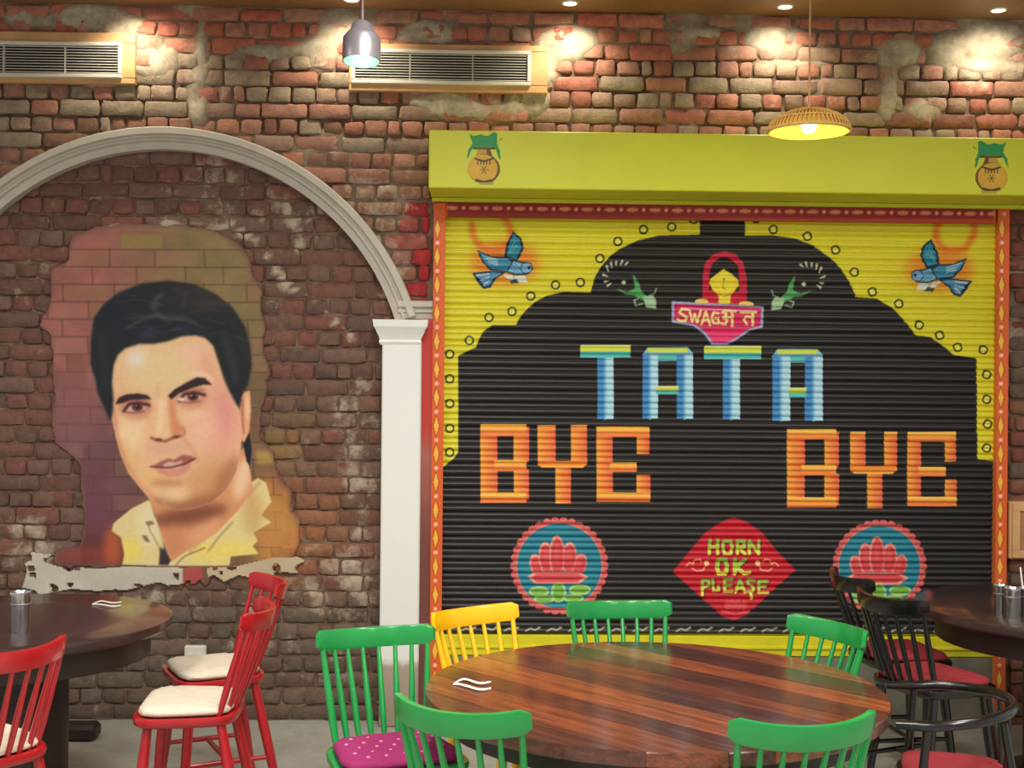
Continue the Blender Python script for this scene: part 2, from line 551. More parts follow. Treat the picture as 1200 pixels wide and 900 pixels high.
def in_arch(x, z, r):
    return (np.hypot(x - ARC_C.x, z - ARC_C.z) < r) & (z > CAPZ - .05) | ((z <= CAPZ - .05) & (x < at(443, 600, WALL_Y).x + .04) & (x > ARC_C.x - 1.12))


# ---- outer wall: recessed mortar bed with an arched opening
def mortar_mesh(name, box, step, front, keep, fill, colour, label, thick=.12):
    x0, y0, x1, y1 = box
    xs = np.arange(x0, x1 + step, step); ys = np.arange(y0, y1 + step, step)
    PX, PY = np.meshgrid(xs, ys)
    mb = MB(); H_, W_ = PX.shape
    fv = fill(PX, PY); rough = fbm(PX, PY, 7, 21)
    col = colour(PX, PY)
    pos = np.zeros((H_, W_, 3))
    for j in range(H_):
        for i in range(W_):
            p = at(PX[j, i], PY[j, i], front)
            pos[j, i] = (p.x, front + .017 - fv[j, i] * .027 - (rough[j, i] - .5) * .012, p.z)
    ok = keep(pos[..., 0], pos[..., 2])
    for j in range(H_):
        for i in range(W_):
            mb.v.append(tuple(pos[j, i])); mb.c.append((*col[j, i], 1))
    for j in range(H_ - 1):
        for i in range(W_ - 1):
            if ok[j, i] and ok[j + 1, i] and ok[j, i + 1] and ok[j + 1, i + 1]:
                a = j * W_ + i; mb.f.append((a + W_, a + W_ + 1, a + 1, a))
    return struct(mb.build(name, M['mortar'], None, smooth=60), label)


def mort_col_outer(px, py):
    n = fbm(px, py, 14, 8)[..., None]; f = mortar_fill(px, py)[..., None]
    dark = np.array((92, 74, 60.)); lite = np.array((214, 200, 172.)); grey = np.array((172, 164, 142.))
    c = np.array((70, 55, 45.)) * (1 - n) + np.array((150, 124, 100.)) * n
    g = grey * (1 - n) + lite * n
    return lin(c * (1 - f) + g * f)


SHX0, SHX1 = 500, 1184
wall = mortar_mesh('wall_back', (-270, -20, 1430, 880), 4, WALL_Y,
                   lambda x, z: ~in_arch(x, z, R_OUT - .06) & ~((x > at(512, 450, WALL_Y).x) & (x < at(1176, 450, WALL_Y).x) & (z < at(840, 225, WALL_Y).z)), mortar_fill, mort_col_outer, 'exposed brick wall with rough mortar joints')
niche = mortar_mesh('wall_niche', (-200, 150, 500, 880), 4, NICHE_Y,
                    lambda x, z: in_arch(x, z, R_OUT - .02) | (z < CAPZ), lambda px, py: .02 + .75 * np.clip(fbm(px, py, 30, 5) - .25, 0, 1) ** 1.3,
                    lambda px, py: lin(np.array((92, 66, 54.)) * (1 - fbm(px, py, 11, 9)[..., None]) + np.array((156, 132, 112.)) * fbm(px, py, 11, 9)[..., None]),
                    'exposed brick wall inside the blind arch')
MB().box(-5, 5, WALL_Y + .12, WALL_Y + .3, 0, CEIL_Z).build('masonry_core', M['plinth'], wall)

# ================================================================== PORTRAIT MURAL (painted canvas)
cv = Canvas(-20, 240, 470, 720, (110, 78, 64), 2)
bgp = [(84, 278), (112, 266), (150, 262), (206, 263), (250, 268), (276, 284), (292, 300), (296, 330), (308, 332), (308, 372), (312, 374), (310, 420), (316, 424),
       (312, 470), (304, 472), (306, 520), (318, 524), (330, 566), (342, 570), (340, 600), (352, 604), (352, 646), (330, 664), (250, 668), (245, 690), (225, 676),
       (150, 664), (110, 664), (62, 664), (64, 642), (96, 640), (97, 602), (96, 562), (92, 540), (62, 520), (62, 470), (60, 430), (60, 390), (44, 388),
       (44, 366), (58, 364), (60, 330), (56, 312), (76, 308)]
bgm = cv.mask(bgp, .6)


def bgcol(X, Y):
    X = X + 0 * Y; Y = Y + 0 * X
    out = np.zeros(X.shape + (3,))
    rose = np.array((146, 92, 84.)); olive = np.array((124, 106, 70.)); brown = np.array((112, 84, 62.)); purple = np.array((108, 72, 80.)); deep = np.array((92, 50, 54.))
    orange = np.array((178, 118, 62.))
    u = np.clip((X - 110) / 110, 0, 1)[..., None]; out = rose * (1 - u) + olive * u
    v = np.clip((Y - 430) / 90, 0, 1)[..., None]; low = purple * (1 - u) + brown * u; out = out * (1 - v) + low * v
    w = np.clip((Y - 575) / 60, 0, 1)[..., None] * (1 - u); out = out * (1 - w) + deep * w
    k = (np.clip((X - 285) / 30, 0, 1) * np.clip((Y - 545) / 30, 0, 1))[..., None]; out = out * (1 - k) + orange * k
    return out * (0.9 + .2 * fbm(X, Y, 22, 31))[..., None]


cv.poly(bgp, bgcol, 1, .5)
# painted brick joints of the mural's own background
row = 0
for y in np.arange(292, 660, 20.5):
    cv.stroke([(46, y), (330, y + 1)], 1.6, (70, 46, 40), .55, .35, cov=False, clip=bgm)
    off = 0 if row % 2 else 27
    for x in np.arange(50 + off, 340, 54):
        xx = x + rng.uniform(-5, 5)
        cv.stroke([(xx, y), (xx + 1, y + 20)], 1.6, (66, 44, 38), .5, .35, cov=False, clip=bgm)
        if rng.rand() < .6:
            cv.rect(xx + 2, y + 2, xx + 50, y + 19, [(160, 112, 92), (128, 108, 62), (96, 64, 56), (150, 92, 80)][rng.randint(4)], .28, .6, cov=False, clip=bgm)
    row += 1
cv.rect(142, 275, 190, 291, (136, 118, 62), .8, .5, cov=False, clip=bgm)
cv.rect(62, 436, 112, 520, (132, 88, 88), .5, 5, cov=False, clip=bgm); cv.ell(112, 590, 26, 40, (108, 62, 78), .6, 8, cov=False, clip=bgm)
cv.ell(110, 650, 40, 10, (150, 62, 52), .6, 5, cov=False, clip=bgm); cv.ell(132, 640, 10, 24, (186, 92, 50), .75, 4, cov=False, clip=bgm)
cv.ell(315, 615, 26, 34, (190, 138, 70), .6, 7, cov=False, clip=bgm); cv.rect(300, 528, 326, 544, (188, 158, 76), .6, 2, cov=False, clip=bgm)
cv.ell(118, 430, 12, 30, (196, 130, 118), .55, 6, cov=False, clip=bgm)
# shirt
shirt = [(174, 586), (154, 596), (133, 613), (131, 622), (142, 630), (146, 650), (143, 662), (182, 663), (240, 663), (269, 663), (270, 652), (303, 649), (296, 640),
         (302, 634), (297, 624), (318, 612), (306, 604), (318, 588), (312, 566), (302, 560), (294, 566), (240, 620)]
sm = cv.mask(shirt, .5)
cv.poly(shirt, (214, 196, 140), 1, .6)
cv.ell(150, 645, 18, 14, (226, 204, 96), .9, 5, cov=False, clip=sm); cv.ell(262, 646, 44, 12, (224, 202, 100), .9, 6, cov=False, clip=sm)
cv.ell(175, 615, 14, 26, (222, 208, 172), .8, 5, cov=False, clip=sm); cv.ell(296, 600, 12, 26, (190, 150, 92), .7, 5, cov=False, clip=sm)
cv.stroke([(304, 566), (280, 590), (256, 616), (222, 646)], 4, (152, 122, 86), .5, 1.5, cov=False, clip=sm)
cv.stroke([(272, 612), (256, 630), (244, 646)], 2, (140, 112, 80), .7, .8, cov=False, clip=sm)
cv.stroke([(240, 642), (216, 652), (206, 662)], 1.6, (120, 86, 66), .8, .6, cov=False, clip=sm)
cv.stroke([(172, 612), (176, 622), (186, 640), (190, 661)], 1.5, (140, 116, 92), .8, .7, cov=False, clip=sm)
cv.poly([(166, 627), (172, 628), (176, 636), (170, 634)], (88, 66, 62), .8, .8, cov=False); cv.poly([(170, 612), (178, 610), (182, 614), (174, 616)], (110, 84, 70), .8, .8, cov=False)
# neck
neck = [(170, 572), (178, 594), (186, 616), (194, 640), (201, 658), (218, 646), (254, 624), (279, 598), (297, 575), (293, 552), (286, 524), (270, 540)]
nm = cv.mask(neck, .4)
cv.poly(neck, (206, 142, 100), 1, .6)
cv.ell(284, 560, 9, 26, (230, 196, 160), .9, 4, rot=.25, cov=False, clip=nm)
cv.ell(222, 604, 46, 11, (112, 62, 46), .85, 5, rot=-.18, cov=False, clip=nm)
cv.ell(205, 634, 12, 18, (196, 128, 92), .8, 5, cov=False, clip=nm); cv.ell(240, 622, 24, 8, (222, 164, 122), .6, 4, rot=-.6, cov=False, clip=nm)
cv.poly([(176, 590), (182, 604), (190, 632), (200, 657), (197, 662), (188, 661), (192, 640), (184, 612)], (62, 46, 52), .9, .8, cov=False)
cv.poly([(188, 640), (200, 656), (197, 662), (186, 662)], (52, 40, 50), .9, .6, cov=False)
# ear and hair behind it
cv.poly([(285, 512), (292, 507), (295, 527), (293, 546), (289, 541), (285, 522)], (24, 30, 36), 1, .5)
cv.poly([(281, 468), (287, 459), (293, 458), (294, 481), (292, 506), (286, 519), (281, 512)], (222, 160, 124), 1, .6)
cv.stroke([(284, 468), (284, 490), (285, 508)], 3, (150, 84, 66), .7, 1, cov=False); cv.ell(290, 478, 2.4, 14, (236, 190, 156), .8, 1, cov=False)
# face
face = [(133, 425), (138, 412), (150, 404), (180, 398), (213, 392), (236, 391), (250, 404), (257, 424), (265, 446), (275, 466), (281, 482), (284, 505), (282, 527), (277, 552),
        (266, 573), (248, 588), (228, 596), (207, 598), (187, 592), (174, 583), (162, 569), (151, 555), (141, 532), (135, 509), (131, 491), (130, 460)]
fm = cv.mask(face, .5)
cv.poly(face, (222, 178, 138), 1, .6)
A = dict(cov=False, clip=fm)
cv.ell(185, 432, 44, 30, (220, 192, 146), .9, 9, **A); cv.ell(160, 420, 12, 10, (224, 214, 200), .85, 5, **A); cv.ell(228, 414, 16, 14, (230, 186, 170), .7, 6, **A)
cv.ell(246, 436, 9, 26, (220, 158, 134), .7, 5, rot=-.3, **A); cv.ell(152, 470, 22, 10, (206, 148, 110), .5, 5, **A)
cv.ell(256, 500, 24, 38, (222, 148, 134), .75, 10, **A); cv.ell(262, 480, 12, 30, (206, 128, 132), .45, 6, **A); cv.ell(240, 500, 16, 24, (232, 186, 156), .7, 8, **A)
cv.ell(152, 510, 16, 18, (232, 204, 164), .85, 7, **A); cv.ell(146, 534, 8, 22, (222, 178, 112), .7, 5, rot=-.3, **A); cv.stroke([(133, 480), (136, 510), (146, 540), (164, 568), (188, 590)], 5, (196, 108, 82), .5, 2, **A)
cv.ell(243, 565, 34, 22, (196, 140, 92), .75, 9, rot=-.6, **A); cv.ell(266, 560, 10, 30, (160, 96, 66), .75, 6, rot=.5, **A); cv.ell(232, 590, 40, 8, (146, 86, 58), .85, 5, rot=-.2, **A)
cv.ell(200, 590, 24, 6, (150, 92, 64), .6, 4, rot=.15, **A); cv.ell(207, 578, 16, 9, (228, 196, 150), .8, 5, **A); cv.ell(176, 560, 18, 16, (222, 178, 116), .6, 7, **A)
cv.ell(198, 525, 26, 8, (206, 160, 138), .65, 5, **A); cv.ell(196, 566, 20, 4, (180, 112, 82), .7, 3, **A)
# nose
cv.poly([(186, 462), (196, 462), (206, 500), (214, 508), (208, 514), (184, 515), (177, 511), (182, 500)], (226, 188, 146), .8, 3, **A)
cv.poly([(197, 462), (204, 470), (208, 492), (216, 504), (213, 511), (200, 512)], (200, 118, 82), .75, 2.4, **A)
cv.stroke([(190, 470), (188, 490), (186, 504)], 5, (240, 214, 178), .7, 2, **A)
cv.stroke([(177, 513), (184, 516), (194, 517), (203, 513), (211, 511)], 3, (136, 66, 48), .9, 1, **A); cv.ell(186, 515, 4, 1.6, (80, 34, 30), .8, .7, **A); cv.ell(206, 512, 4, 1.5, (90, 40, 32), .8, .7, **A)
cv.stroke([(214, 500), (217, 507), (213, 512)], 2, (164, 92, 70), .7, 1, **A)
cv.stroke([(216, 514), (226, 528), (232, 540)], 3, (186, 120, 94), .5, 2, **A)
# mouth
cv.poly([(177, 547), (188, 541), (198, 537), (204, 539), (214, 533), (224, 534), (229, 538), (218, 545), (203, 547), (188, 549)], (146, 80, 76), .9, 1.1, **A)
cv.poly([(181, 548), (195, 550), (210, 548), (224, 542), (222, 550), (210, 558), (196, 559), (186, 554)], (198, 130, 110), .85, 1.4, **A)
cv.poly([(190, 545), (198, 541), (206, 542), (214, 539), (213, 543), (203, 546), (193, 547)], (222, 196, 180), .75, .9, **A)
cv.stroke([(176, 547), (190, 548), (200, 548), (216, 544), (229, 537)], 1.6, (84, 32, 38), .85, .5, **A); cv.ell(203, 553, 9, 2.4, (214, 146, 130), .6, 1.5, **A)
# eyes
for (ex, ey, w_, tilt) in ((159, 478, 14, .02), (224, 466, 14, -.08)):
    cv.ell(ex, ey - 1, w_ + 5, 11, (176, 104, 88), .65, 3.5, rot=tilt, **A); cv.ell(ex + 2, ey - 7, w_, 4, (150, 84, 76), .55, 2, rot=tilt, **A)
    cv.poly([(ex - w_, ey + 4), (ex - 7, ey - 3), (ex + 4, ey - 4.5), (ex + w_, ey - 2), (ex + 9, ey + 3), (ex - 3, ey + 4.5)], (206, 172, 158), .9, .8, **A)
    cv.ell(ex + 2, ey - .6, 6.6, 4.6, (88, 44, 44), .95, .9, **A); cv.ell(ex + 2, ey - 1.2, 3, 2.8, (34, 18, 22), .9, .7, **A); cv.ell(ex + .5, ey - 2.4, 1, .8, (220, 200, 190), .8, .3, **A)
    cv.stroke([(ex - w_, ey + 4), (ex - 8, ey - 4), (ex + 3, ey - 6), (ex + w_ + 2, ey - 3)], 3.4, (58, 28, 34), .9, .9, **A)
    cv.stroke([(ex - w_ + 2, ey + 5), (ex, ey + 6), (ex + 10, ey + 4)], 1.8, (120, 62, 56), .65, .8, **A)
    cv.stroke([(ex - 10, ey + 12), (ex, ey + 13), (ex + 12, ey + 9)], 4, (196, 130, 108), .5, 2, **A); cv.ell(ex - 1, ey + 20, 14, 4, (236, 200, 164), .5, 3, **A)
cv.ell(212, 468, 4, 2, (232, 214, 200), .9, .6, **A)
cv.poly([(135, 474), (139, 466), (148, 462), (162, 461), (173, 463), (178, 468), (168, 468), (152, 469), (142, 473)], (44, 28, 34), .95, .7, **A)
cv.poly([(197, 464), (205, 456), (219, 448), (231, 442), (240, 443), (249, 451), (238, 451), (224, 455), (210, 461), (201, 468)], (40, 26, 32), .95, .7, **A)
cv.stroke([(226, 438), (240, 438), (250, 446)], 4, (240, 214, 196), .6, 1.5, **A); cv.stroke([(184, 452), (186, 464)], 3, (200, 164, 116), .6, 1.4, **A)
# hair
hair = [(106, 400), (110, 373), (122, 356), (140, 342), (167, 332), (197, 329), (227, 333), (253, 345), (273, 361), (287, 382), (293, 403), (295, 428), (291, 450), (284, 461),
        (281, 478), (277, 474), (268, 457), (262, 443), (256, 423), (250, 405), (241, 396), (230, 393), (213, 394), (197, 400), (180, 403), (163, 403), (147, 408), (138, 416),
        (133, 428), (131, 447), (133, 467), (132, 484), (129, 494), (122, 477), (114, 460), (111, 443), (106, 427)]
hm = cv.mask(hair, .5)
cv.poly(hair, (28, 32, 38), 1, 1.3)
A = dict(cov=False, clip=hm)
cv.ell(240, 350, 34, 14, (62, 52, 48), .6, 8, **A); cv.ell(205, 352, 22, 22, (38, 36, 38), .8, 6, **A); cv.ell(140, 370, 20, 20, (22, 32, 46), .8, 7, **A)
cv.stroke([(178, 360), (183, 350), (190, 345)], 5, (84, 84, 86), .55, 1.8, **A); cv.stroke([(150, 384), (166, 374), (184, 370), (204, 374), (222, 376), (237, 384)], 3, (92, 92, 92), .55, 1.3, **A)
cv.stroke([(186, 356), (180, 364), (192, 372), (214, 374)], 4, (80, 82, 84), .5, 1.6, **A); cv.stroke([(150, 390), (176, 384), (206, 382), (232, 386)], 10, (24, 28, 44), .8, 3, **A)
cv.ell(174, 392, 10, 7, (52, 58, 78), .6, 3, **A); cv.stroke([(262, 395), (272, 420), (276, 446)], 8, (54, 62, 70), .5, 3, **A); cv.stroke([(270, 372), (284, 396), (289, 424)], 6, (50, 44, 42), .6, 3, **A)
cv.stroke([(118, 392), (122, 420), (124, 452)], 6, (44, 58, 70), .5, 3, **A); cv.stroke([(205, 340), (218, 344), (214, 360)], 4, (70, 66, 66), .5, 2, **A)
MX, MY = np.meshgrid(cv.X, cv.Y)
soft = cv.blur(bgm, 12)
fig = np.maximum.reduce([sm, nm, fm, hm])
edge = np.clip((soft - .45) / .4, 0, 1); edge = np.maximum(edge, fig)[..., None]
cv.a = cv.a * edge + (np.array((112, 80, 68.)) * (.85 + .3 * fbm(MX, MY, 18, 71))[..., None]) * (1 - edge)
cv.cov = np.maximum(np.where(soft + (fbm(MX, MY, 16, 73) - .5) * .55 > .42, 1.0, 0.0), (fig > .5) * 1.0)
for q in range(26):                                             # loose strands
    x = rng.uniform(118, 280); y = rng.uniform(338, 392); dx = rng.uniform(14, 34)
    cv.stroke([(x - dx, y + rng.uniform(2, 10)), (x, y), (x + dx, y + rng.uniform(0, 12))], 1.6, [(70, 74, 80), (16, 18, 24), (86, 80, 76)][q % 3], .35, .9, cov=False, clip=hm)
cv.a = np.clip(cv.a * 1.09, 0, 250)
mural = film('portrait_mural', cv, NICHE_Y - .0135, (30, 255, 360, 700), 1.25, M['paint'], None, .012)
tag(mural, 'painted wall portrait of a dark-haired man in an open cream shirt', 'mural')

# ragged white plaster below the portrait, its own coat on the bricks
pc = Canvas(-20, 630, 420, 720, (200, 194, 178), 2)
pc.poly([(24, 690), (30, 668), (26, 660), (36, 656), (34, 646), (44, 648), (60, 650), (56, 660), (72, 664), (80, 670), (90, 664), (106, 666), (150, 663), (200, 663), (214, 664),
         (216, 672), (214, 686), (196, 688), (186, 684), (150, 693), (110, 694), (84, 692), (60, 696), (46, 702), (40, 694)], (200, 194, 178), 1, .4)
pc.poly([(214, 664), (238, 663), (240, 678), (226, 688), (214, 686)], (176, 84, 78), 1, .4)
pc.poly([(240, 664), (276, 662), (318, 652), (348, 652), (360, 658), (346, 666), (352, 674), (330, 672), (306, 682), (280, 676), (262, 684), (250, 676), (242, 680)], (198, 178, 146), 1, .4)
PXg, PYg = np.meshgrid(pc.X, pc.Y)
holes = fbm(PXg, PYg, 9, 41)
pc.cov *= (holes > .27) | ((PYg > 668) & (PYg < 684) & (PXg > 60) & (PXg < 200))
pc.a *= (.92 + .14 * fbm(PXg, PYg, 30, 44))[..., None]
film('plaster_patch', pc, NICHE_Y - .016, (20, 640, 365, 705), 1.25, M['paint'], niche, .014)['label'] = 'ragged white plaster patch under the portrait'

# ================================================================== BRICKS
def brick_shape(x0, x1, z0, z1, front, depth, stretcher):
    """one worn brick: jittered front face with rounded arrises"""
    nx, nz = (4, 2) if stretcher else (2, 2)
    w, h = x1 - x0, z1 - z0
    e = .009
    us = [0, e / w] + [i / (nx) for i in range(1, nx)] + [1 - e / w, 1]; vs = [0, e / h, .5, 1 - e / h, 1]
    v = []
    tilt = random.uniform(-.004, .004)
    for j, vv in enumerate(vs):
        for i, uu in enumerate(us):
            edge = (i in (0, len(us) - 1)) + (j in (0, len(vs) - 1))
            y = front + random.uniform(-.0025, .0025) + tilt * (vv - .5) * 2
            if edge:
                y += .007 + .006 * (edge - 1)
            jx = random.uniform(-.0035, .0035); jz = random.uniform(-.0028, .0028)
            if edge == 2:
                jx += (.005 if i == 0 else -.005); jz += (.004 if j == 0 else -.004)
            v.append((x0 + uu * w + jx, y, z0 + vv * h + jz))
    n = len(us); f = []
    for j in range(len(vs) - 1):
        for i in range(n - 1):
            a = j * n + i; f.append((a, a + 1, a + n + 1, a + n))
    ringi = [i for i in range(n)] + [j * n + n - 1 for j in range(1, len(vs))] + [(len(vs) - 1) * n + i for i in range(n - 2, -1, -1)] + [j * n for j in range(len(vs) - 2, 0, -1)]
    b = len(v)
    for k in ringi:
        v.append((v[k][0], front + depth, v[k][2]))
    m_ = len(ringi)
    for k in range(m_):
        k2 = (k + 1) % m_
        f.append((ringi[k2], ringi[k], b + k, b + k2))
    return v, f


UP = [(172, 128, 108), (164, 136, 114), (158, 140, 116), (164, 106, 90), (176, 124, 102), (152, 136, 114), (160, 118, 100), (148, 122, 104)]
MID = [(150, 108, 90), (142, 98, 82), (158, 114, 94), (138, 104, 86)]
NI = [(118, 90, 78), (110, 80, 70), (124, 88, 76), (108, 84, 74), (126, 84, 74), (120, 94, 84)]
LOWC = [(106, 92, 80), (98, 84, 72), (112, 94, 82), (104, 84, 72)]  # low bricks greyer and darker: part stain, part shade put into the colour


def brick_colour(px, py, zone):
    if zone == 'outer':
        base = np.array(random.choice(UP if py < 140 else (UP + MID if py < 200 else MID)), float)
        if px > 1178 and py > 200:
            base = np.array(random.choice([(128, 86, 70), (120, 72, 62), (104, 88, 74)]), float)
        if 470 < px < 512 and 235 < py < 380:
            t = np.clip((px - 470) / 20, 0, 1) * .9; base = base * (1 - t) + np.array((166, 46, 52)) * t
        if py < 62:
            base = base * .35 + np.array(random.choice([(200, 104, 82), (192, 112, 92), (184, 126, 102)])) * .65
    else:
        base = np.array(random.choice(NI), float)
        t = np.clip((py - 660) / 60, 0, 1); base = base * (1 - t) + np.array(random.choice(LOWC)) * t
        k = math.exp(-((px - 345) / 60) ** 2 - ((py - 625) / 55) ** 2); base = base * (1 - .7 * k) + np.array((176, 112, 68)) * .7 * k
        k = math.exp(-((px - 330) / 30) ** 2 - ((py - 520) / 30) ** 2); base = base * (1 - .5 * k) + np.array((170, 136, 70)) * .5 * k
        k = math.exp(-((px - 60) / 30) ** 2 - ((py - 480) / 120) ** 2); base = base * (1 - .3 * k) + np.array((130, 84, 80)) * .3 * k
    return lin(base)


lime_cv = Canvas(-140, -60, 1320, 900, (0, 0, 0), .5)
for (x, y, rx, ry, a_) in ((240, 215, 18, 36, .16), (425, 560, 22, 190, .20), (395, 690, 60, 45, .18), (240, 710, 120, 30, .10), (345, 760, 80, 60, .05), (40, 660, 40, 60, .2), (60, 300, 70, 60, .06), (450, 270, 40, 90, .16),
                          (330, 230, 90, 40, .10), (200, 200, 120, 22, .10), (360, 170, 90, 18, .12), (660, 60, 60, 40, .14), (910, 60, 60, 40, .14), (1160, 60, 60, 50, .16), (400, 50, 50, 50, .14),
                          (120, 40, 60, 40, .14), (230, 90, 40, 60, .16), (560, 125, 70, 25, .18), (1060, 100, 50, 50, .16)):
    lime_cv.ell(x, y, rx, ry, (1, 1, 1), a_, 14)
for tr_ in ([(268, 262), (300, 285), (322, 315), (336, 335), (360, 345), (385, 368), (418, 400)], [(95, 276), (130, 268), (160, 266)], [(190, 262), (230, 264), (262, 270)], [(330, 225), (345, 262), (352, 300)]):
    lime_cv.stroke(tr_, 6, (1, 1, 1), .42, 1.5)


def lime_at(v):
    A_ = np.array(v); u, w_ = proj(A_[:, 0], A_[:, 1], A_[:, 2])
    return .11 + .28 * (fbm(u + 200, w_ + 200, 30, 61) - .3) + lime_cv.get(u, w_)[..., 0]


bricks = {'outer': [], 'niche': []}
PITCH = 18.9
k = -4
while 63 + PITCH * k < 850:
    yt = 63 + PITCH * k; yb = yt + PITCH
    zt, zb = at(300, yt, WALL_Y).z, at(300, yb, WALL_Y).z
    header = (k % 2 == 0)
    zm = (zt + zb) / 2
    # free spans in metres -> pixels along this course
    spans = []
    xl = at(-262, yt, WALL_Y).x
    xr_end = at(1424, yt, WALL_Y).x
    fas_l = at(505, yt, WALL_Y).x; fas_r = at(1182, yt, WALL_Y).x
    if zm > at(600, 160, WALL_Y).z:
        right = [(None, xr_end)]
    else:
        right = [(None, fas_l), (fas_r, xr_end)]
    r_cut = R_OUT - .035
    dz = zm - ARC_C.z
    arch = None
    if zm < CAPZ:
        arch = (ARC_C.x - 1.12, at(443, yt, WALL_Y).x)
    elif abs(dz) < r_cut:
        hw = math.sqrt(r_cut ** 2 - dz ** 2); arch = (ARC_C.x - hw, ARC_C.x + hw)
    sp = []
    for s0, s1 in right:
        s0 = xl if s0 is None else s0
        if arch and arch[0] < s1 and arch[1] > s0:
            if arch[0] > s0:
                sp.append((s0, arch[0]))
            if zm > CAPZ and arch[1] < s1:
                sp.append((arch[1], s1))
        else:
            sp.append((s0, s1))
    if zb < CEIL_Z:
        for (A0, B0) in sp:
            x = A0 - random.uniform(0, .1)
            while x < B0:
                Lm = (.1085 if header else .2155) * random.uniform(.92, 1.08)
                if random.random() < .07:
                    Lm *= .6
                a, b = max(x, A0), min(x + Lm, B0); x += Lm
                if b - a < .035:
                    continue
                g = random.uniform(.006, .017); gz = random.uniform(.006, .015)
                top = min(zt, CEIL_Z) - gz / 2 + random.uniform(-.003, .003); bot = zb + gz / 2 + random.uniform(-.003, .003)
                px_, py_ = proj((a + b) / 2, WALL_Y, zm)
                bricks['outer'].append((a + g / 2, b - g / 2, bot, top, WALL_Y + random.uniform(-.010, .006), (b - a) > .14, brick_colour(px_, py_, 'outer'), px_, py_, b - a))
    k += 1
PITCH_N = 19.1
k = -12
while 387 + PITCH_N * k < 850:
    yt = 387 + PITCH_N * k
    zt, zb = at(300, yt, NICHE_Y).z, at(300, yt + PITCH_N, NICHE_Y).z; header = (k % 2 == 0); zm = (zt + zb) / 2
    A0, B0 = at(-100, yt, NICHE_Y).x - .05, at(450, yt, NICHE_Y).x
    if zm > CAPZ:
        dz = zm - ARC_C.z
        rr = R_OUT - .03
        if dz >= rr:
            k += 1; continue
        hw = math.sqrt(rr ** 2 - dz ** 2); A0, B0 = max(A0, ARC_C.x - hw), ARC_C.x + hw
    x = A0 - random.uniform(0, .1)
    while x < B0:
        Lm = (.1085 if header else .2155) * random.uniform(.94, 1.06)
        if random.random() < .05:
            Lm *= .6
        a, b = max(x, A0), min(x + Lm, B0); x += Lm
        if b - a < .035:
            continue
        g = random.uniform(.005, .012); gz = random.uniform(.005, .011)
        top = zt - gz / 2 + random.uniform(-.003, .003); bot = max(0.002, zb + gz / 2 + random.uniform(-.003, .003))
        px_, py_ = proj((a + b) / 2, NICHE_Y, zm)
        hx = (b - a) * PPM / 2
        q = [float(cv.get(px_ + u, py_ + v, cv.cov)) for u in (-hx, 0, hx) for v in (-9, 9)]
        if 30 < px_ < 360 and min(q) > .5:
            continue
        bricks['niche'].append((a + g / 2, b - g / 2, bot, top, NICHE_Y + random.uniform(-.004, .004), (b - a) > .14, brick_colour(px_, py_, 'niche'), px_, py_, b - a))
    k += 1

for zone, par in (('outer', wall), ('niche', niche)):
    L = bricks[zone]
    vis = [i for i, b in enumerate(L) if -20 < b[7] < 1215 and -5 < b[8] < 880]
    vis.sort(key=lambda i: -L[i][9]); single = set(vis[:295])
    rest = MB()
    for i, b in enumerate(L):
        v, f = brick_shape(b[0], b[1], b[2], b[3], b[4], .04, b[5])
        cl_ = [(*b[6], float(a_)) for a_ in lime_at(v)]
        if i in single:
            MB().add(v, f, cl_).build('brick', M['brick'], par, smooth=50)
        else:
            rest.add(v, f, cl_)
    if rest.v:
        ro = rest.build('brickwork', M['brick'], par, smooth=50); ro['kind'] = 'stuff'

# ================================================================== ARCH MOULDING AND PILASTER
am = MB()
prof = [(0, .03), (0, -.042), (-.006, -.05), (-.034, -.05), (-.040, -.028), (-.048, -.026), (-.054, -.034), (-.066, -.036), (-.072, -.02), (-.080, -.018), (-.104, -.012), (-.104, .06)]
na = 96; a0, a1 = math.radians(17.5), math.radians(162.5)
V = []; F = []
for i in range(na + 1):
    w = a0 + (a1 - a0) * i / na
    for dr, dy in prof:
        V.append((ARC_C.x + (R_OUT + dr) * math.cos(w), WALL_Y + dy, ARC_C.z + (R_OUT + dr) * math.sin(w)))
n = len(prof)
for i in range(na):
    for j in range(n - 1):
        F.append((i * n + j, i * n + j + 1, (i + 1) * n + j + 1, (i + 1) * n + j))
F.append(tuple(range(n))); F.append(tuple(na * n + j for j in range(n))[::-1])
am.add(V, F)
ret0, ret1 = at(474, 353, WALL_Y), at(507, 374, WALL_Y)
V = []; F = []
hh = (ret0.z - ret1.z) / .104
for xx in (ret0.x - .03, ret1.x):
    for dr, dy in prof:
        V.append((xx, WALL_Y + dy - .001, ret0.z + dr * hh))
for j in range(n - 1):
    F.append((j, j + 1, n + j + 1, n + j))
F.append(tuple(range(n))[::-1]); F.append(tuple(n + j for j in range(n)))
am.add(V, F)
arch = am.build('arch_moulding', M['white'], None, smooth=35)
arch.name = 'trim_1'; struct(arch, 'off-white moulded arch above the portrait')

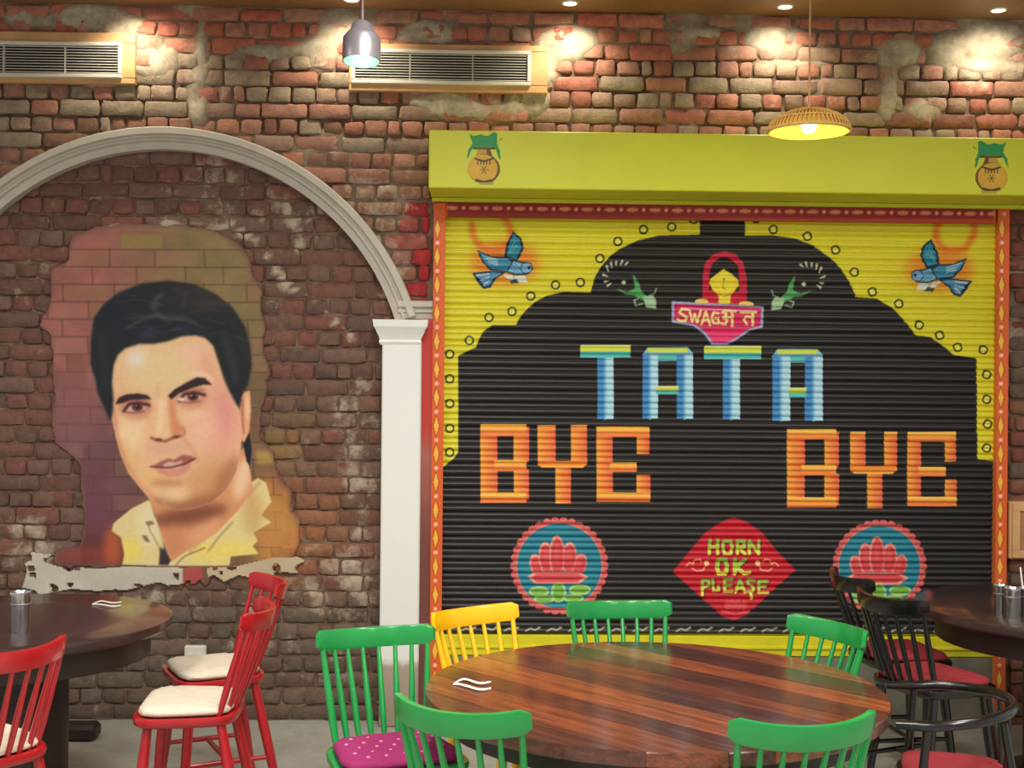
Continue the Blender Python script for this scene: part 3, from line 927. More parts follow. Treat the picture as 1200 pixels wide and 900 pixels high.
PIL_Y = WALL_Y - .075
ptop = at(470, 374, PIL_Y).z
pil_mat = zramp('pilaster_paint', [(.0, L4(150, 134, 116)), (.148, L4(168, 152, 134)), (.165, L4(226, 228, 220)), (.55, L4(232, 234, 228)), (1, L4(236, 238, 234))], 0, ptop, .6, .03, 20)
pb = MB()
x0, x1 = at(446, 600, PIL_Y).x, at(492, 600, PIL_Y).x
pb.bbox(x0, x1, PIL_Y, WALL_Y + .1, 0, at(470, 398, PIL_Y).z, .006)
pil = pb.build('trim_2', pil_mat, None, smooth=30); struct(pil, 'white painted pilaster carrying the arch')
cap = MB()
rings = []
for (py, l, r, pr) in ((404, 446, 492, .0), (401, 444, 494, .008), (398, 445, 493, .006), (394, 444, 495, .012), (390, 442, 497, .022), (385, 440, 499, .034), (383, 438.5, 501, .04), (375, 437.5, 502, .044)):
    z = at(470, py, PIL_Y).z; xa, xb = at(l, py, PIL_Y).x, at(r, py, PIL_Y).x
    rings.append([(xa, PIL_Y - pr, z), (xb, PIL_Y - pr, z), (xb, WALL_Y + .09, z), (xa, WALL_Y + .09, z)])
cap.layers(rings)
cap.build('capital', simple('capital_paint', L4(236, 238, 232), .5, var=.02), pil, smooth=20)
off = -2 * ((x0 + x1) / 2 - ARC_C.x)                         # the arch stands on a second pilaster, left of the frame
pil2 = pil.copy(); C.objects.link(pil2); pil2.location.x = off; pil2.name = 'trim_5'; struct(pil2, 'white painted pilaster at the left foot of the arch')
cap2 = pil.children[0].copy(); C.objects.link(cap2); cap2.parent = pil2
red_mat = zramp('red_wall_paint', [(0, L4(110, 70, 62)), (.42, L4(128, 72, 64)), (.6, L4(176, 104, 92)), (.66, L4(196, 62, 54)), (1, L4(202, 58, 50))], 0, 2.15, .55, .1, 9)
struct(MB().box(x1 - .01, at(508, 600, WALL_Y).x, WALL_Y - .02, WALL_Y + .1, 0, at(498, 374, WALL_Y).z).build('trim_3', red_mat), 'red painted strip between pilaster and shutter')

# ================================================================== ROLLER SHUTTER AND ITS PAINTING
sv = Canvas(496, 232, 1192, 862, (222, 214, 46), 2)
GREENISH = (222, 214, 46)
BLK = (40, 37, 36)
dome = [(820, 275), (820, 254), (873, 256), (873, 276), (907, 276), (933, 280), (953, 288), (965, 297), (975, 304), (985, 315), (995, 330), (1003, 348), (1027, 350), (1047, 362), (1063, 380), (1073, 393),
        (1090, 395), (1107, 407), (1117, 416), (1144, 420), (1145, 538), (1168, 541), (1192, 542), (1192, 743), (496, 743), (496, 547), (520, 547), (533, 536), (537, 530), (537, 417), (547, 412), (558, 407), (562, 396), (567, 388),
        (577, 381), (605, 381), (608, 374), (614, 366), (627, 354), (640, 347), (660, 342), (692, 343), (697, 325), (704, 313), (715, 300), (726, 292), (747, 282), (773, 276)]
for (cx_, sgn) in ((589, 1), (1106, -1)):    # orange sprayed loops behind the birds
    sv.stroke([(cx_ - 36 * sgn, 262), (cx_ - 35 * sgn, 276), (cx_ - 24 * sgn, 292), (cx_ - 5 * sgn, 296), (cx_ + 8 * sgn, 284), (cx_ + 10 * sgn, 270), (cx_ + 2 * sgn, 254)], 7, (226, 104, 38), .8, 2.2)
sv.ell(592, 308, 40, 26, (230, 120, 44), .75, 6); sv.ell(1101, 316, 40, 26, (230, 120, 44), .7, 6)
sv.poly(dome, BLK, 1, .3)
for (x, y) in ((813, 257), (787, 266), (754, 269), (724, 283), (703, 303), (680, 331), (651, 334), (622, 347), (600, 365), (573, 372), (550, 399), (527, 415), (527, 444), (527, 473), (527, 502), (527, 530),
               (886, 256), (906, 269), (946, 277), (979, 293), (1001, 319), (1022, 342), (1053, 356), (1077, 381), (1101, 393), (1122, 407), (1152, 410), (1156, 439), (1156, 468), (1157, 497), (1156, 525)):
    sv.ell(x, y, 3.2, 3.2, (232, 232, 110), .8); sv.ring(x, y, 4.6, 1.9, (38, 36, 26), .95)


def bird(ox, oy, f):
    P = lambda pts: [(ox + f * x, oy + y) for x, y in pts]
    D = (24, 50, 70)
    sv.poly(P([(-30, -16), (-14, -9), (10, -8), (16, 2), (6, 10), (-14, 8), (-24, -2)]), D); sv.poly(P([(-28, -14), (-13, -7), (9, -6), (14, 2), (5, 8), (-13, 6), (-22, -3)]), (62, 140, 172))
    sv.poly(P([(2, -8), (4, -22), (12, -38), (22, -30), (25, -18), (18, -4), (10, -2)]), D); sv.poly(P([(5, -9), (7, -22), (13, -34), (20, -28), (22, -18), (16, -6)]), (44, 138, 160))
    sv.poly(P([(-36, 11), (-10, 8), (4, 10), (-8, 18), (-14, 28), (-22, 30), (-28, 24)]), D); sv.poly(P([(-33, 12), (-10, 10), (0, 11), (-10, 17), (-16, 26), (-21, 27), (-25, 20)]), (84, 146, 186))
    sv.poly(P([(12, -5), (20, -3), (33, -1), (36, 6), (30, 13), (16, 14), (4, 10)]), D); sv.poly(P([(13, -3), (20, -1), (32, 1), (34, 6), (29, 11), (16, 12), (6, 9)]), (118, 180, 206))
    sv.ell(ox + f * 29, oy + 5, 6, 5.6, (130, 176, 212)); sv.ell(ox + f * 31, oy + 4.5, 1.8, 1.8, (20, 24, 32)); sv.ring(ox + f * 28, oy + 5, 6.6, 1.2, D, .7)
    sv.poly(P([(0, 12), (12, 14), (14, 20), (6, 18)]), (224, 232, 224)); sv.poly(P([(14, 14), (26, 14), (30, 22), (20, 22), (14, 18)]), (220, 228, 218)); sv.poly(P([(8, 20), (16, 18), (20, 23), (10, 24)]), D, .8)
    for t in (0, 4, 8):
        sv.stroke(P([(-24 + t, -10 + t), (-6, -4 + t * .7)]), 1.6, (190, 220, 226), .8); sv.stroke(P([(-30 + t, 14 + t * 1.4), (-16, 12 + t)]), 1.6, (216, 226, 224), .8)
        sv.stroke(P([(8 + t, -12 - t), (14 + t * .6, -26 + t)]), 1.2, (140, 200, 206), .7); sv.stroke(P([(6 + t, 0), (14 + t, 9)]), 1, (40, 90, 130), .6)


bird(589, 309, 1); bird(1103, 318, -1)


def leaf(ox, oy, f):
    P = lambda pts: [(ox + f * x, oy + y) for x, y in pts]
    G = (84, 168, 96)
    sv.poly(P([(-28, -6), (-14, -2), (-5, -6), (-8, -24), (0, -12), (2, -4), (12, 6), (4, 8), (-6, 2), (-16, 1)]), G, 1, .4)
    sv.poly(P([(4, 4), (16, 2), (20, 8), (20, 18), (8, 16)]), (166, 200, 160), 1, .4); sv.stroke(P([(4, 12), (-4, 14), (-6, 8), (-1, 6)]), 2, (150, 190, 150), .9); sv.stroke(P([(12, 2), (18, 0), (20, -6)]), 1.6, (140, 180, 140), .9)
    for (x, y, dx, dy) in ((-36, -26, -2, -6), (-32, -30, -1, -6), (-27, -33, 0, -4), (-22, -33, 2, -5), (-37, -20, -5, -2), (-36, -15, -4, 1), (-17, -33, 3, -3), (-33, -12, -4, 3)):
        sv.stroke(P([(x, y), (x + dx, y + dy)]), (1.2, 3), (214, 214, 186), .9)
    sv.ell(ox - f * 18, oy - 13, 2.4, 2.4, (206, 206, 186))


leaf(749, 344, 1); leaf(924, 346, -1)
# the woman over the banner
sv.poly([(823, 354), (823, 325), (826, 308), (836, 298), (849, 294), (862, 298), (871, 308), (875, 325), (875, 356)], (196, 36, 66), 1, .4)
sv.poly([(831, 340), (831, 322), (834, 310), (842, 303), (849, 301), (857, 304), (865, 312), (866, 330), (866, 342)], (36, 32, 32), 1, .4)
sv.poly([(823, 354), (826, 336), (836, 346), (842, 354), (842, 358), (823, 358)], (200, 34, 60), 1, .4); sv.poly([(875, 356), (872, 338), (862, 346), (856, 354), (856, 358)], (200, 34, 60), 1, .4)
sv.poly([(848, 315), (857, 321), (865, 328), (866, 334), (860, 342), (856, 346), (856, 356), (842, 356), (842, 346), (835, 340), (831, 332), (832, 327), (840, 321)], (234, 218, 60), 1, .4)
sv.stroke([(848, 328), (847, 337), (850, 339)], 1.2, (170, 140, 40), .9); sv.stroke([(843, 345), (849, 347), (855, 345)], 1.2, (170, 120, 40), .8); sv.ell(848, 327, 1.2, 1.2, (60, 40, 30))
sv.ell(822, 354, 8, 4, (236, 206, 96)); sv.ell(874, 357, 9, 4, (236, 206, 96))
sv.poly([(787, 353), (895, 359), (894, 384), (880, 387), (862, 399), (852, 404), (834, 404), (824, 391), (812, 382), (787, 378)], (160, 170, 206), 1, .3)
sv.poly([(790, 356), (892, 361), (891, 382), (878, 385), (860, 396), (850, 401), (836, 401), (827, 389), (814, 380), (790, 375)], (208, 44, 96), 1, .3)
sv.poly([(826, 388), (876, 386), (860, 397), (850, 402), (836, 402)], (232, 60, 120), 1, .5); sv.stroke([(798, 361), (886, 365)], 2, (226, 160, 190), .8)
CRM = (238, 226, 150)
for pts in ([(806, 363), (799, 362), (796, 366), (800, 369), (805, 372), (803, 376), (797, 376), (794, 374)],
            [(808, 364), (811, 377), (814, 368), (817, 378), (821, 364)], [(822, 380), (827, 365), (832, 381)], [(824, 375), (831, 375)],
            [(842, 367), (836, 366), (834, 372), (836, 379), (842, 379), (842, 373), (838, 373)],
            [(846, 366), (851, 367), (850, 371), (847, 372), (852, 375), (850, 380), (845, 379)], [(850, 372), (858, 372)], [(858, 365), (858, 382)], [(848, 364), (862, 365)],
            [(868, 366), (886, 366)], [(882, 366), (882, 381)], [(882, 372), (874, 371), (872, 375), (875, 380)]):
    sv.stroke(pts, 2.9, CRM, 1, .2)
sv.stroke([(858, 365), (858, 382)], 1, (240, 190, 90), .7)

# TATA: flat block letters, blue to ice-blue uprights with lime caps
def tata_up(x0, y0, x1, y1):
    sv.rect(x0, y0, x1, y1, lambda X, Y: np.where(((X - x0) / (x1 - x0) + 0 * Y)[..., None] < .48, np.array((66, 138, 196.)), np.array((176, 218, 232.))))
    sv.stroke([(x0 + (x1 - x0) * .48, y0), (x0 + (x1 - x0) * .48, y1)], 3, (120, 184, 218), .8)


def tata_bar(x0, y0, x1, y1):
    ym = y0 + (y1 - y0) * .5
    sv.rect(x0, y0, x1, ym, (206, 218, 70)); sv.rect(x0, ym, x1, y1, (88, 188, 184)); sv.stroke([(x0 + 1, y0), (x1 - 1, y0)], 1.6, (226, 236, 170), .9)


def letter_T(bx0, bx1, sx0, sx1, y0, yb, y1):
    tata_up(sx0, yb - 3, sx1, y1); tata_bar(bx0, y0, bx1, yb)


def letter_A(x0, x1, l1, r0, y0, y1, c0, c1):
    sv.poly([(x0, y0 + 8), (x0 + 6, y0), (x1 - 6, y0), (x1, y0 + 7), (x1, y0 + 16), (x0, y0 + 16)], (130, 190, 216))
    tata_up(x0, y0 + 9, l1, y1); tata_up(r0, y0 + 9, x1, y1)
    sv.poly([(l1, y0 + 8), (r0, y0 + 8), (r0, y0 + 15), (l1, y0 + 15)], (88, 188, 184)); sv.poly([(x0 + 5, y0 + 1), (x1 - 5, y0 + 1), (x1 - 7, y0 + 6), (x0 + 7, y0 + 6)], (206, 218, 70))
    tata_bar(l1 - 2, c0, r0 + 2, c1)


letter_T(680, 739, 700, 719, 405, 419, 491); letter_A(753, 812, 771, 793, 407, 490.5, 453, 462)
letter_T(825, 892, 847, 867, 406, 421, 491); letter_A(905, 964, 926, 943, 409, 493, 455, 466)


# BYE BYE: orange letters, lighter along the top of each bar
def obar(x0, y0, x1, y1):
    sv.rect(x0, y0, x1, y1, lambda X, Y: np.array((250, 206, 84.)) * (1 - np.clip((Y - y0) / (y1 - y0), 0, 1) + 0 * X)[..., None] + np.array((228, 112, 52.)) * (np.clip((Y - y0) / (y1 - y0), 0, 1) + 0 * X)[..., None])


def oup(x0, y0, x1, y1):
    def col(X, Y):
        t = (np.clip((X - x0) / (x1 - x0), 0, 1) + 0 * Y)[..., None]
        return np.array((240, 168, 58.)) * (1 - t) + np.array((226, 104, 66.)) * t
    sv.rect(x0, y0, x1, y1, col)


def letter_B(x0, x1, l1, r0, y0, t1, m0, m1, b0, y1):
    oup(x0, y0, l1, y1); oup(r0, y0 + 3, x1, m0 + 3); oup(r0, m1 - 2, x1, y1 - 3)
    obar(x0, y0, x1 - 3, t1); obar(l1 - 4, m0, x1 - 3, m1); obar(x0, b0, x1 - 3, y1)
    sv.poly([(x1, m0 + 1), (x1 - 4, (m0 + m1) / 2), (x1, m1 - 1)], BLK)


def letter_Y(l0, l1, r0, r1, y0, u0, u1, s0, s1, y1):
    oup(l0, y0, l1, u1 - 3); oup(r0, y0, r1, u1 - 3); oup(s0, u1 - 2, s1, y1)
    sv.poly([(l0, u0), (r1, u0), (r1, u1 - 4), (r1 - 5, u1), (l0 + 5, u1), (l0, u1 - 4)], (236, 144, 54)); sv.rect(l1, y0 - 1, r0, u0, BLK)
    sv.stroke([(l0 + 5, u1 - 1), (r1 - 5, u1 - 1)], 2, (244, 186, 66), .8); obar(l0, y0, l1, y0 + 6); obar(r0, y0, r1, y0 + 6)


def letter_E(x0, x1, l1, y0, t1, s0, ts, m0, m1, mx, b0, bs, y1):
    oup(x0, y0, l1, y1); oup(s0, y0 + 3, x1 - 1, ts); oup(s0, bs, x1, y1 - 2)
    obar(x0, y0, x1 - 1, t1); obar(l1 - 3, m0, mx, m1); obar(x0, b0, x1, y1)


letter_B(563, 620, 583, 602, 497, 511, 539, 552, 577, 589); letter_Y(630, 651, 669, 688, 498, 540, 548, 651, 669, 590)
letter_E(699, 762, 718, 500, 512, 746, 532, 542, 553, 746, 577, 556, 588)
letter_B(922, 983, 943, 966, 503, 515, 545, 557, 583, 595); letter_Y(996, 1014, 1036, 1051, 506, 546, 555, 1016, 1034, 596)
letter_E(1063, 1121, 1079, 506, 518, 1107, 541, 547, 558, 1108, 582, 562, 593)


def lotus(cx_, cy_, R):
    for i in range(34):
        w = 2 * math.pi * i / 34
        sv.ell(cx_ + (R + 2.5) * math.cos(w), cy_ + (R + 2.5) * math.sin(w), 5, 5, (212, 96, 92))
    sv.ell(cx_, cy_, R + 1, R + 1, (224, 120, 110)); sv.ell(cx_, cy_, R - .5, R - .5, (34, 128, 148)); sv.ell(cx_ - 3, cy_ + 6, R * .7, R * .7, (48, 146, 166), .5, 8)
    x, y = cx_ - 3, cy_ - 662
    Rd, Lt = (206, 66, 72), (236, 152, 140)
    for (dx, yy, rx, ry, ro) in ((-24, 661, 7.5, 13, -.25), (26, 661, 8.5, 14, .3), (-13, 652, 8.5, 18, -.05), (14, 652, 9, 18, .08), (0, 650, 9, 24, 0)):
        sv.ell(x + dx, y + yy, rx, ry, Lt, 1, .3, ro); sv.ell(x + dx + .5, y + yy + 1.5, rx - 1.6, ry - 2, Rd, 1, .8, ro); sv.ell(x + dx, y + yy - 4, rx * .4, ry * .5, (224, 110, 104), .6, 1.5, ro)
    sv.poly([(x - 34, y + 674), (x - 26, y + 669), (x + 26, y + 669), (x + 37, y + 675), (x + 26, y + 683), (x - 26, y + 683)], Lt, 1, .3)
    sv.poly([(x - 30, y + 675), (x - 24, y + 671.5), (x + 24, y + 671.5), (x + 32, y + 675), (x + 24, y + 681), (x - 24, y + 681)], Rd, 1, .5)
    for (dx, yy, rx, ry) in ((-21, 692, 12, 6), (-15, 701, 12, 5), (27, 690, 13, 6), (20, 700, 12, 5), (2, 693, 9, 12)):
        sv.ell(x + dx, y + yy, rx, ry, (176, 206, 130), 1, .3); sv.ell(x + dx, y + yy, rx - 2.4, ry - 1.8, (116, 176, 66), 1, .6)


lotus(655.5, 663, 50); lotus(1030.5, 664, 48)
# HORN OK PLEASE
sv.poly([(860, 606), (876, 612), (893, 624), (910, 645), (932, 668), (914, 684), (893, 704), (873, 722), (860, 727), (846, 722), (826, 704), (806, 686), (788, 670), (806, 648), (826, 624), (844, 612)], (196, 26, 44), 1, .4)
YG = lambda y0, y1: (lambda X, Y: np.array((120, 178, 60.)) * (1 - np.clip((Y - y0) / (y1 - y0), 0, 1) + 0 * X)[..., None] + np.array((240, 224, 92.)) * (np.clip((Y - y0) / (y1 - y0), 0, 1) + 0 * X)[..., None])


def glyphs(lst, wd, y0, y1):
    for pts in lst:
        sv.stroke([(x + 1, y + 1) for x, y in pts], wd + 1, (90, 14, 26), .6, .3)
    for pts in lst:
        sv.stroke(pts, wd, YG(y0, y1), 1, .15)


glyphs([[(832, 633), (831, 649)], [(841, 633), (841, 649)], [(832, 641), (841, 641)], [(848, 634), (856, 634), (858, 641), (856, 649), (849, 649), (847, 641), (848, 634)],
        [(864, 649), (864, 634), (872, 634), (872, 641), (865, 641), (873, 649)], [(878, 649), (878, 634), (889, 649), (889, 634)]], 4.0, 632, 649)
glyphs([[(842, 656), (850, 656), (852, 664), (850, 672), (842, 672), (840, 664), (842, 656)], [(861, 656), (861, 672)], [(873, 656), (862, 664), (872, 672), (878, 671)]], 5.0, 655, 672)
glyphs([[(823, 697), (823, 680), (830, 680), (831, 686), (824, 688)], [(835, 679), (836, 692), (842, 692), (842, 687)], [(858, 679), (849, 679), (849, 693), (858, 693)], [(849, 686), (857, 686)],
        [(862, 694), (867, 679), (873, 694)], [(864, 689), (871, 689)], [(884, 680), (877, 679), (876, 684), (883, 688), (882, 693), (876, 693)], [(879, 693), (881, 701)],
        [(899, 681), (889, 681), (889, 694), (900, 694)], [(889, 687), (897, 687)]], 3.5, 678, 694)
for f in (1, -1):
    P = lambda pts: [(858 + f * x, y) for x, y in pts]
    sv.stroke(P([(-54, 663), (-50, 659), (-46, 661), (-44, 656), (-38, 655), (-36, 659)]), 1.7, (232, 164, 118), .95)
    sv.stroke(P([(-47, 666), (-42, 669), (-34, 668), (-30, 660)]), 1.7, (232, 164, 118), .95); sv.ell(858 - f * 30, 660, 3, 3, (240, 200, 150))
for (dx, w_) in ((-10, 3), (-4, 4), (3, 4), (10, 3)):
    sv.ell(862 + dx, 709, w_, 7, (228, 112, 108), .55, .6)
sv.stroke([(846, 716), (862, 720), (878, 716)], 2, (228, 120, 110), .6)
# white scroll marks along the foot of the shutter
for i in range(26):
    x = 523 + i * 25.2
    y = 737 + i * .05
    sv.stroke([(x - 8, y + 2), (x - 2, y - 1), (x + 3, y + 1), (x + 9, y - 2)], 1.8, (196, 190, 168), .9, .3); sv.ell(x + 8, y - 2, 2, 1.4, (206, 198, 176), .9)
sv.rect(496, 743, 1192, 862, (206, 198, 34))


def grid_colours(cvs, P):
    X = np.array([p[0] for p in P]); Y = np.array([p[1] for p in P]); Z = np.array([p[2] for p in P])
    u, v = proj(X, Y, Z)
    return lin(np.clip(cvs.get(u, v), 0, 255))


SH_Y = WALL_Y + .0
shutter = thing('roller_shutter', 'black and yellow hand-painted roller shutter with TATA BYE BYE lettering', 'shutter', (0, 0, 0))
sx0, sx1 = at(517, 450, SH_Y).x, at(1170, 450, SH_Y).x
z_top, z_bot = at(840, 246, SH_Y).z, at(840, 744, SH_Y).z
NS = 35; pitch = (z_top - z_bot) / NS
prof = [(0, .007), (.03, .006)]
for q0 in (.06, .53):                        # each slat is rolled with two ribs
    prof += [(q0 + .41 * q, .001 - .0075 * math.sin(math.pi * q) ** .7) for q in np.linspace(0.0, 1, 8)]
prof += [(1, .007)]
cols_all = np.linspace(sx0, sx1, 760)
for i in range(NS):
    zb_ = z_bot + i * pitch
    fine = np.linspace(.02, .98, 11)
    P = [(x, SH_Y, zb_ + t * pitch) for t in fine for x in cols_all]
    cc = grid_colours(sv, P).reshape(len(fine), len(cols_all), 3)
    d = np.abs(np.diff(cc, axis=1)).max(axis=(0, 2)) > .012
    keep = np.zeros(len(cols_all), bool); keep[0] = keep[-1] = True; keep[:-1] |= d; keep[1:] |= d; keep[::40] = True
    xs = cols_all[keep]
    P = [(x, SH_Y + dy, zb_ + t * pitch) for t, dy in prof for x in xs]
    cc = grid_colours(sv, [(x, SH_Y, z) for x, y, z in P]); mb = MB(); w_ = len(xs)
    F = [(j * w_ + q, j * w_ + q + 1, (j + 1) * w_ + q + 1, (j + 1) * w_ + q) for j in range(len(prof) - 1) for q in range(w_ - 1)]
    mb.add(P, F, [(*c_, 1) for c_ in cc])
    mb.build('slat', M['shutter'], shutter, smooth=50)
br = MB(); zb2 = at(840, 768, SH_Y).z
br.bbox(sx0, sx1, SH_Y - .022, SH_Y + .03, zb2, z_bot - .002, .004); br.bbox(sx0, sx1, SH_Y - .032, SH_Y - .018, zb2 + .035, zb2 + .05, .003)
br.build('bottom_rail', M['railyellow'], shutter, smooth=30)

# guide rails and head strip, painted with diamonds and dots
rv = Canvas(496, 232, 1192, 862, (222, 96, 40), 2)
rv.rect(496, 232, 1192, 264, (150, 34, 34)); rv.rect(512, 256, 1176, 264, (196, 74, 40), .8, 1)
OR = [(504, 250, 848), (1168, 250, 848)]
for (xl, xr, tilt) in ((506, 520, -3), (1168, 1181, -3)):
    rv.rect(xl - 4, 238, xr + 4, 862, (222, 98, 42))
    y = 268
    while y < 850:
        cx_ = (xl + xr) / 2 + tilt * (y - 260) / 500 - .3
        rv.poly([(cx_, y - 14), (cx_ + 4.6, y), (cx_, y + 14), (cx_ - 4.6, y)], (176, 60, 30)); rv.poly([(cx_, y - 11.5), (cx_ + 3.2, y), (cx_, y + 11.5), (cx_ - 3.2, y)], (244, 188, 62))
        rv.ell(cx_, y + 16.5, 2.3, 2.3, (250, 196, 160)); y += 33
for i in range(25):
    x = 530 + i * 26.4; y = 243.5 + i * .30
    rv.ell(x, y, 7, 2.4, (232, 150, 112), .95, .4); rv.ell(x + 13.2, y + .1, 2.3, 2.3, (240, 170, 150), .95, .3)


def painted_block(name, xa, xb, za, zb, yf, yb, cvs, mat, parent, nx, nz):
    xs = np.linspace(xa, xb, nx + 1); zs = np.linspace(za, zb, nz + 1)
    P = [(x, yf, z) for z in zs for x in xs]; mb = MB(); w_ = nx + 1
    cc = grid_colours(cvs, P)
    mb.add(P, [(j * w_ + q, j * w_ + q + 1, (j + 1) * w_ + q + 1, (j + 1) * w_ + q) for j in range(nz) for q in range(nx)], [(*c_, 1) for c_ in cc])
    mb.box(xa, xb, yf + .0006, yb, za, zb, tuple(cc.mean(axis=0)) + (1,))
    return mb.build(name, mat, parent)


RY = WALL_Y - .045
zt_ = at(840, 240, RY).z
for (l, r) in ((506, 519.5), (1168, 1181)):
    mid = 500
    painted_block('guide_rail', at(l, mid, RY).x, at(r, mid, RY).x, 0.0, zt_, RY, WALL_Y + .06, rv, M['sign'], shutter, 14, 560)
painted_block('head_strip', at(519.6, 250, RY).x, at(1167.9, 250, RY).x, at(840, 258, RY + .012).z, zt_, RY + .012, WALL_Y + .06, rv, M['sign'], shutter, 640, 12)
struct(MB().box(at(519.6, 700, WALL_Y).x, at(1168, 700, WALL_Y).x, WALL_Y - .02, WALL_Y + .1, 0, zb2 - .003).build('trim_4', M['plinth']), 'grey cement sill under the shutter')

# lime yellow housing above the shutter
BX_Y = WALL_Y - .35
hb = thing('shutter_housing', 'lime yellow box housing above the painted shutter', 'housing', (0, 0, 0))
hx0, hx1 = at(502.5, 190, BX_Y).x, at(1240, 190, BX_Y).x
hz1, hz0 = at(503, 152, BX_Y).z, at(503, 220, BX_Y).z
MB().bbox(hx0, hx1, BX_Y, WALL_Y - .008, hz0, hz1, .005).build('casing', M['lime'], hb, smooth=20)
MB().bbox(hx0 + .005, hx1, WALL_Y - .06, WALL_Y - .008, hz0 - .02, hz0 - .001, .003).build('rear_lip', M['lime'], hb, smooth=20)
for (ox, oy, f, tone) in ((567, 190, 1, 1.0), (1162, 200, -1, .98)):
    kc = Canvas(ox - 40, oy - 45, ox + 40, oy + 40, (208, 212, 44), 3)
    P = lambda pts: [(ox + f * x, oy + y) for x, y in pts]
    G = (40, 150, 78)
    kc.poly(P([(-18, -35), (-12, -31), (-4, -33), (4, -31), (12, -36), (16, -34), (16, -22), (19, -14), (20, -2), (17, -4), (14, -14), (8, -18), (-8, -18), (-14, -14), (-19, -3), (-20, -4), (-19, -14), (-14, -22)]), G)
    kc.poly(P([(17, -26), (22, -30), (23, -28), (18, -24)]), (70, 140, 60)); kc.stroke(P([(-14, -28), (14, -28)]), 2, (60, 170, 96), .5, 1, cov=False)
    kc.stroke(P([(-11, -16), (12, -16)]), 3, (96, 66, 28)); kc.poly(P([(-7, -15), (6, -15), (10, -6), (-10, -6)]), (196, 160, 60)); kc.poly(P([(3, -15), (8, -15), (11, -6), (4, -6)]), (110, 76, 30))
    kc.ell(ox, oy + 8, 19.5, 18, (110, 74, 26)); kc.ell(ox - f * 1.6, oy + 7.6, 17.6, 17, (214, 168, 52)); kc.ell(ox - f * 8, oy + 4, 7, 9, (224, 184, 70), .7, 3, cov=False)
    kc.stroke(P([(-10, -4), (0, -1), (10, -4)]), 2, (70, 46, 24)); kc.stroke(P([(-9, 21), (0, 23.5), (11, 21)]), 3, (80, 54, 26)); kc.poly(P([(-6, 24), (6, 24), (12, 22), (12, 27), (-6, 27)]), (180, 160, 70))
    for t in (-7, -3.5, 0, 3.5, 7):
        kc.stroke(P([(t, -2), (t, 2.5)]), 1.4, (76, 50, 24), .9)
    for w in range(6):
        kc.stroke([(ox, oy + 9), (ox + 5 * math.cos(w * 1.05), oy + 9 + 5 * math.sin(w * 1.05))], 1.1, (120, 84, 40), .9)
    film('painted_pot', kc, BX_Y - .0015, (ox - 26, oy - 39, ox + 26, oy + 30), .8, M['sign'], hb, .0012)['label'] = 'painted clay pot topped with green leaves'

# ================================================================== VENTS, LAMPS, SMALL WALL THINGS
def vent(l, t, r, b, bl, bt, br_, bb, label):
    yv = WALL_Y - .03
    a, d = at(l, t, yv), at(r, b, yv); base = thing('air_vent', label, 'vent', ((a.x + d.x) / 2, yv, d.z), 0, 'long grilles high on the brick wall')
    w, h = (d.x - a.x) / 2, a.z - d.z
    p, q = at(bl, bt, WALL_Y), at(br_, bb, WALL_Y); ox, oz = base.location.x, base.location.z
    X0, X1, Z0, Z1 = p.x - ox, q.x - ox, q.z - oz, p.z - oz
    bd = MB()
    for (u0, u1, v0, v1) in ((X0, X1, h - .002, Z1), (X0, X1, Z0, .002), (X0, -w + .002, .003, h - .003), (w - .002, X1, .003, h - .003)):
        if u1 - u0 > .004 and v1 - v0 > .004:
            MB().bbox(u0, u1, -.0, .06, v0, v1, .003).build('surround_board', M['board'], base)
    fr = MB(); k_ = .018
    fr.bbox(-w, w, -.014, .03, h - k_, h, .003); fr.bbox(-w, w, -.014, .03, 0, k_, .003)
    fr.bbox(-w, -w + k_, -.014, .03, k_ + .0005, h - k_ - .0005, .003); fr.bbox(w - k_, w, -.014, .03, k_ + .0005, h - k_ - .0005, .003)
    fr.build('frame', M['alu'], base)
    MB().box(-w + k_, w - k_, .0125, .02, k_, h - k_).build('duct', M['slot'], base)
    n_ = 10
    sm_ = MB(); sm_.add([(-w + k_, -.006, -.002), (w - k_, -.006, -.002), (w - k_, .012, .003), (-w + k_, .012, .003), (-w + k_, -.006, .0015), (w - k_, -.006, .0015), (w - k_, .012, .0065), (-w + k_, .012, .0065)],
                        [(0, 3, 2, 1), (4, 5, 6, 7), (0, 1, 5, 4), (1, 2, 6, 5), (2, 3, 7, 6), (3, 0, 4, 7)])
    me = sm_.mesh('slat', M['alu'])
    for i in range(n_):
        link('slat', me, base, (0, 0, k_ + (h - 2 * k_) * (i + .5) / n_))
    for mx in (-.35 * w, .35 * w):
        MB().box(mx - .002, mx + .002, -.008, .02, k_, h - k_).build('mullion', M['alu'], base)


vent(-62, 47, 143, 92, -70, 37, 160, 100, 'long white slatted air vent in a pale wood surround above the arch')
vent(412, 57, 622, 101, 410, 52, 641, 111, 'long white slatted air vent behind the grey bell pendant')


def spot(px, py, label):
    p = gd(px, py, CEIL_Z)
    t = thing('recessed_spotlight', label, 'spotlight', (p.x, p.y, CEIL_Z), 0, 'ceiling spotlights along the brick wall')
    MB().lathe([(.040, 0.0), (.040, -.006), (.034, -.009), (.028, -.004), (.026, .0)], 24).build('trim_ring', M['alu'], t, smooth=40)
    MB().lathe([(.0005, -.0045), (.014, -.0045), (.0265, -.0035), (.0265, -.001), (.0005, -.001)], 20).build('lens', M['lens'], t)
    l = bpy.data.lights.new('spot_beam', 'SPOT'); l.energy = 19; l.color = (1, .87, .68); l.spot_size = math.radians(125); l.spot_blend = .9; l.shadow_soft_size = .04
    o = bpy.data.objects.new('spot_beam', l); C.objects.link(o); o.parent = t; o.location = (0, -.05, -.03); o.rotation_euler = (math.radians(22), 0, 0)


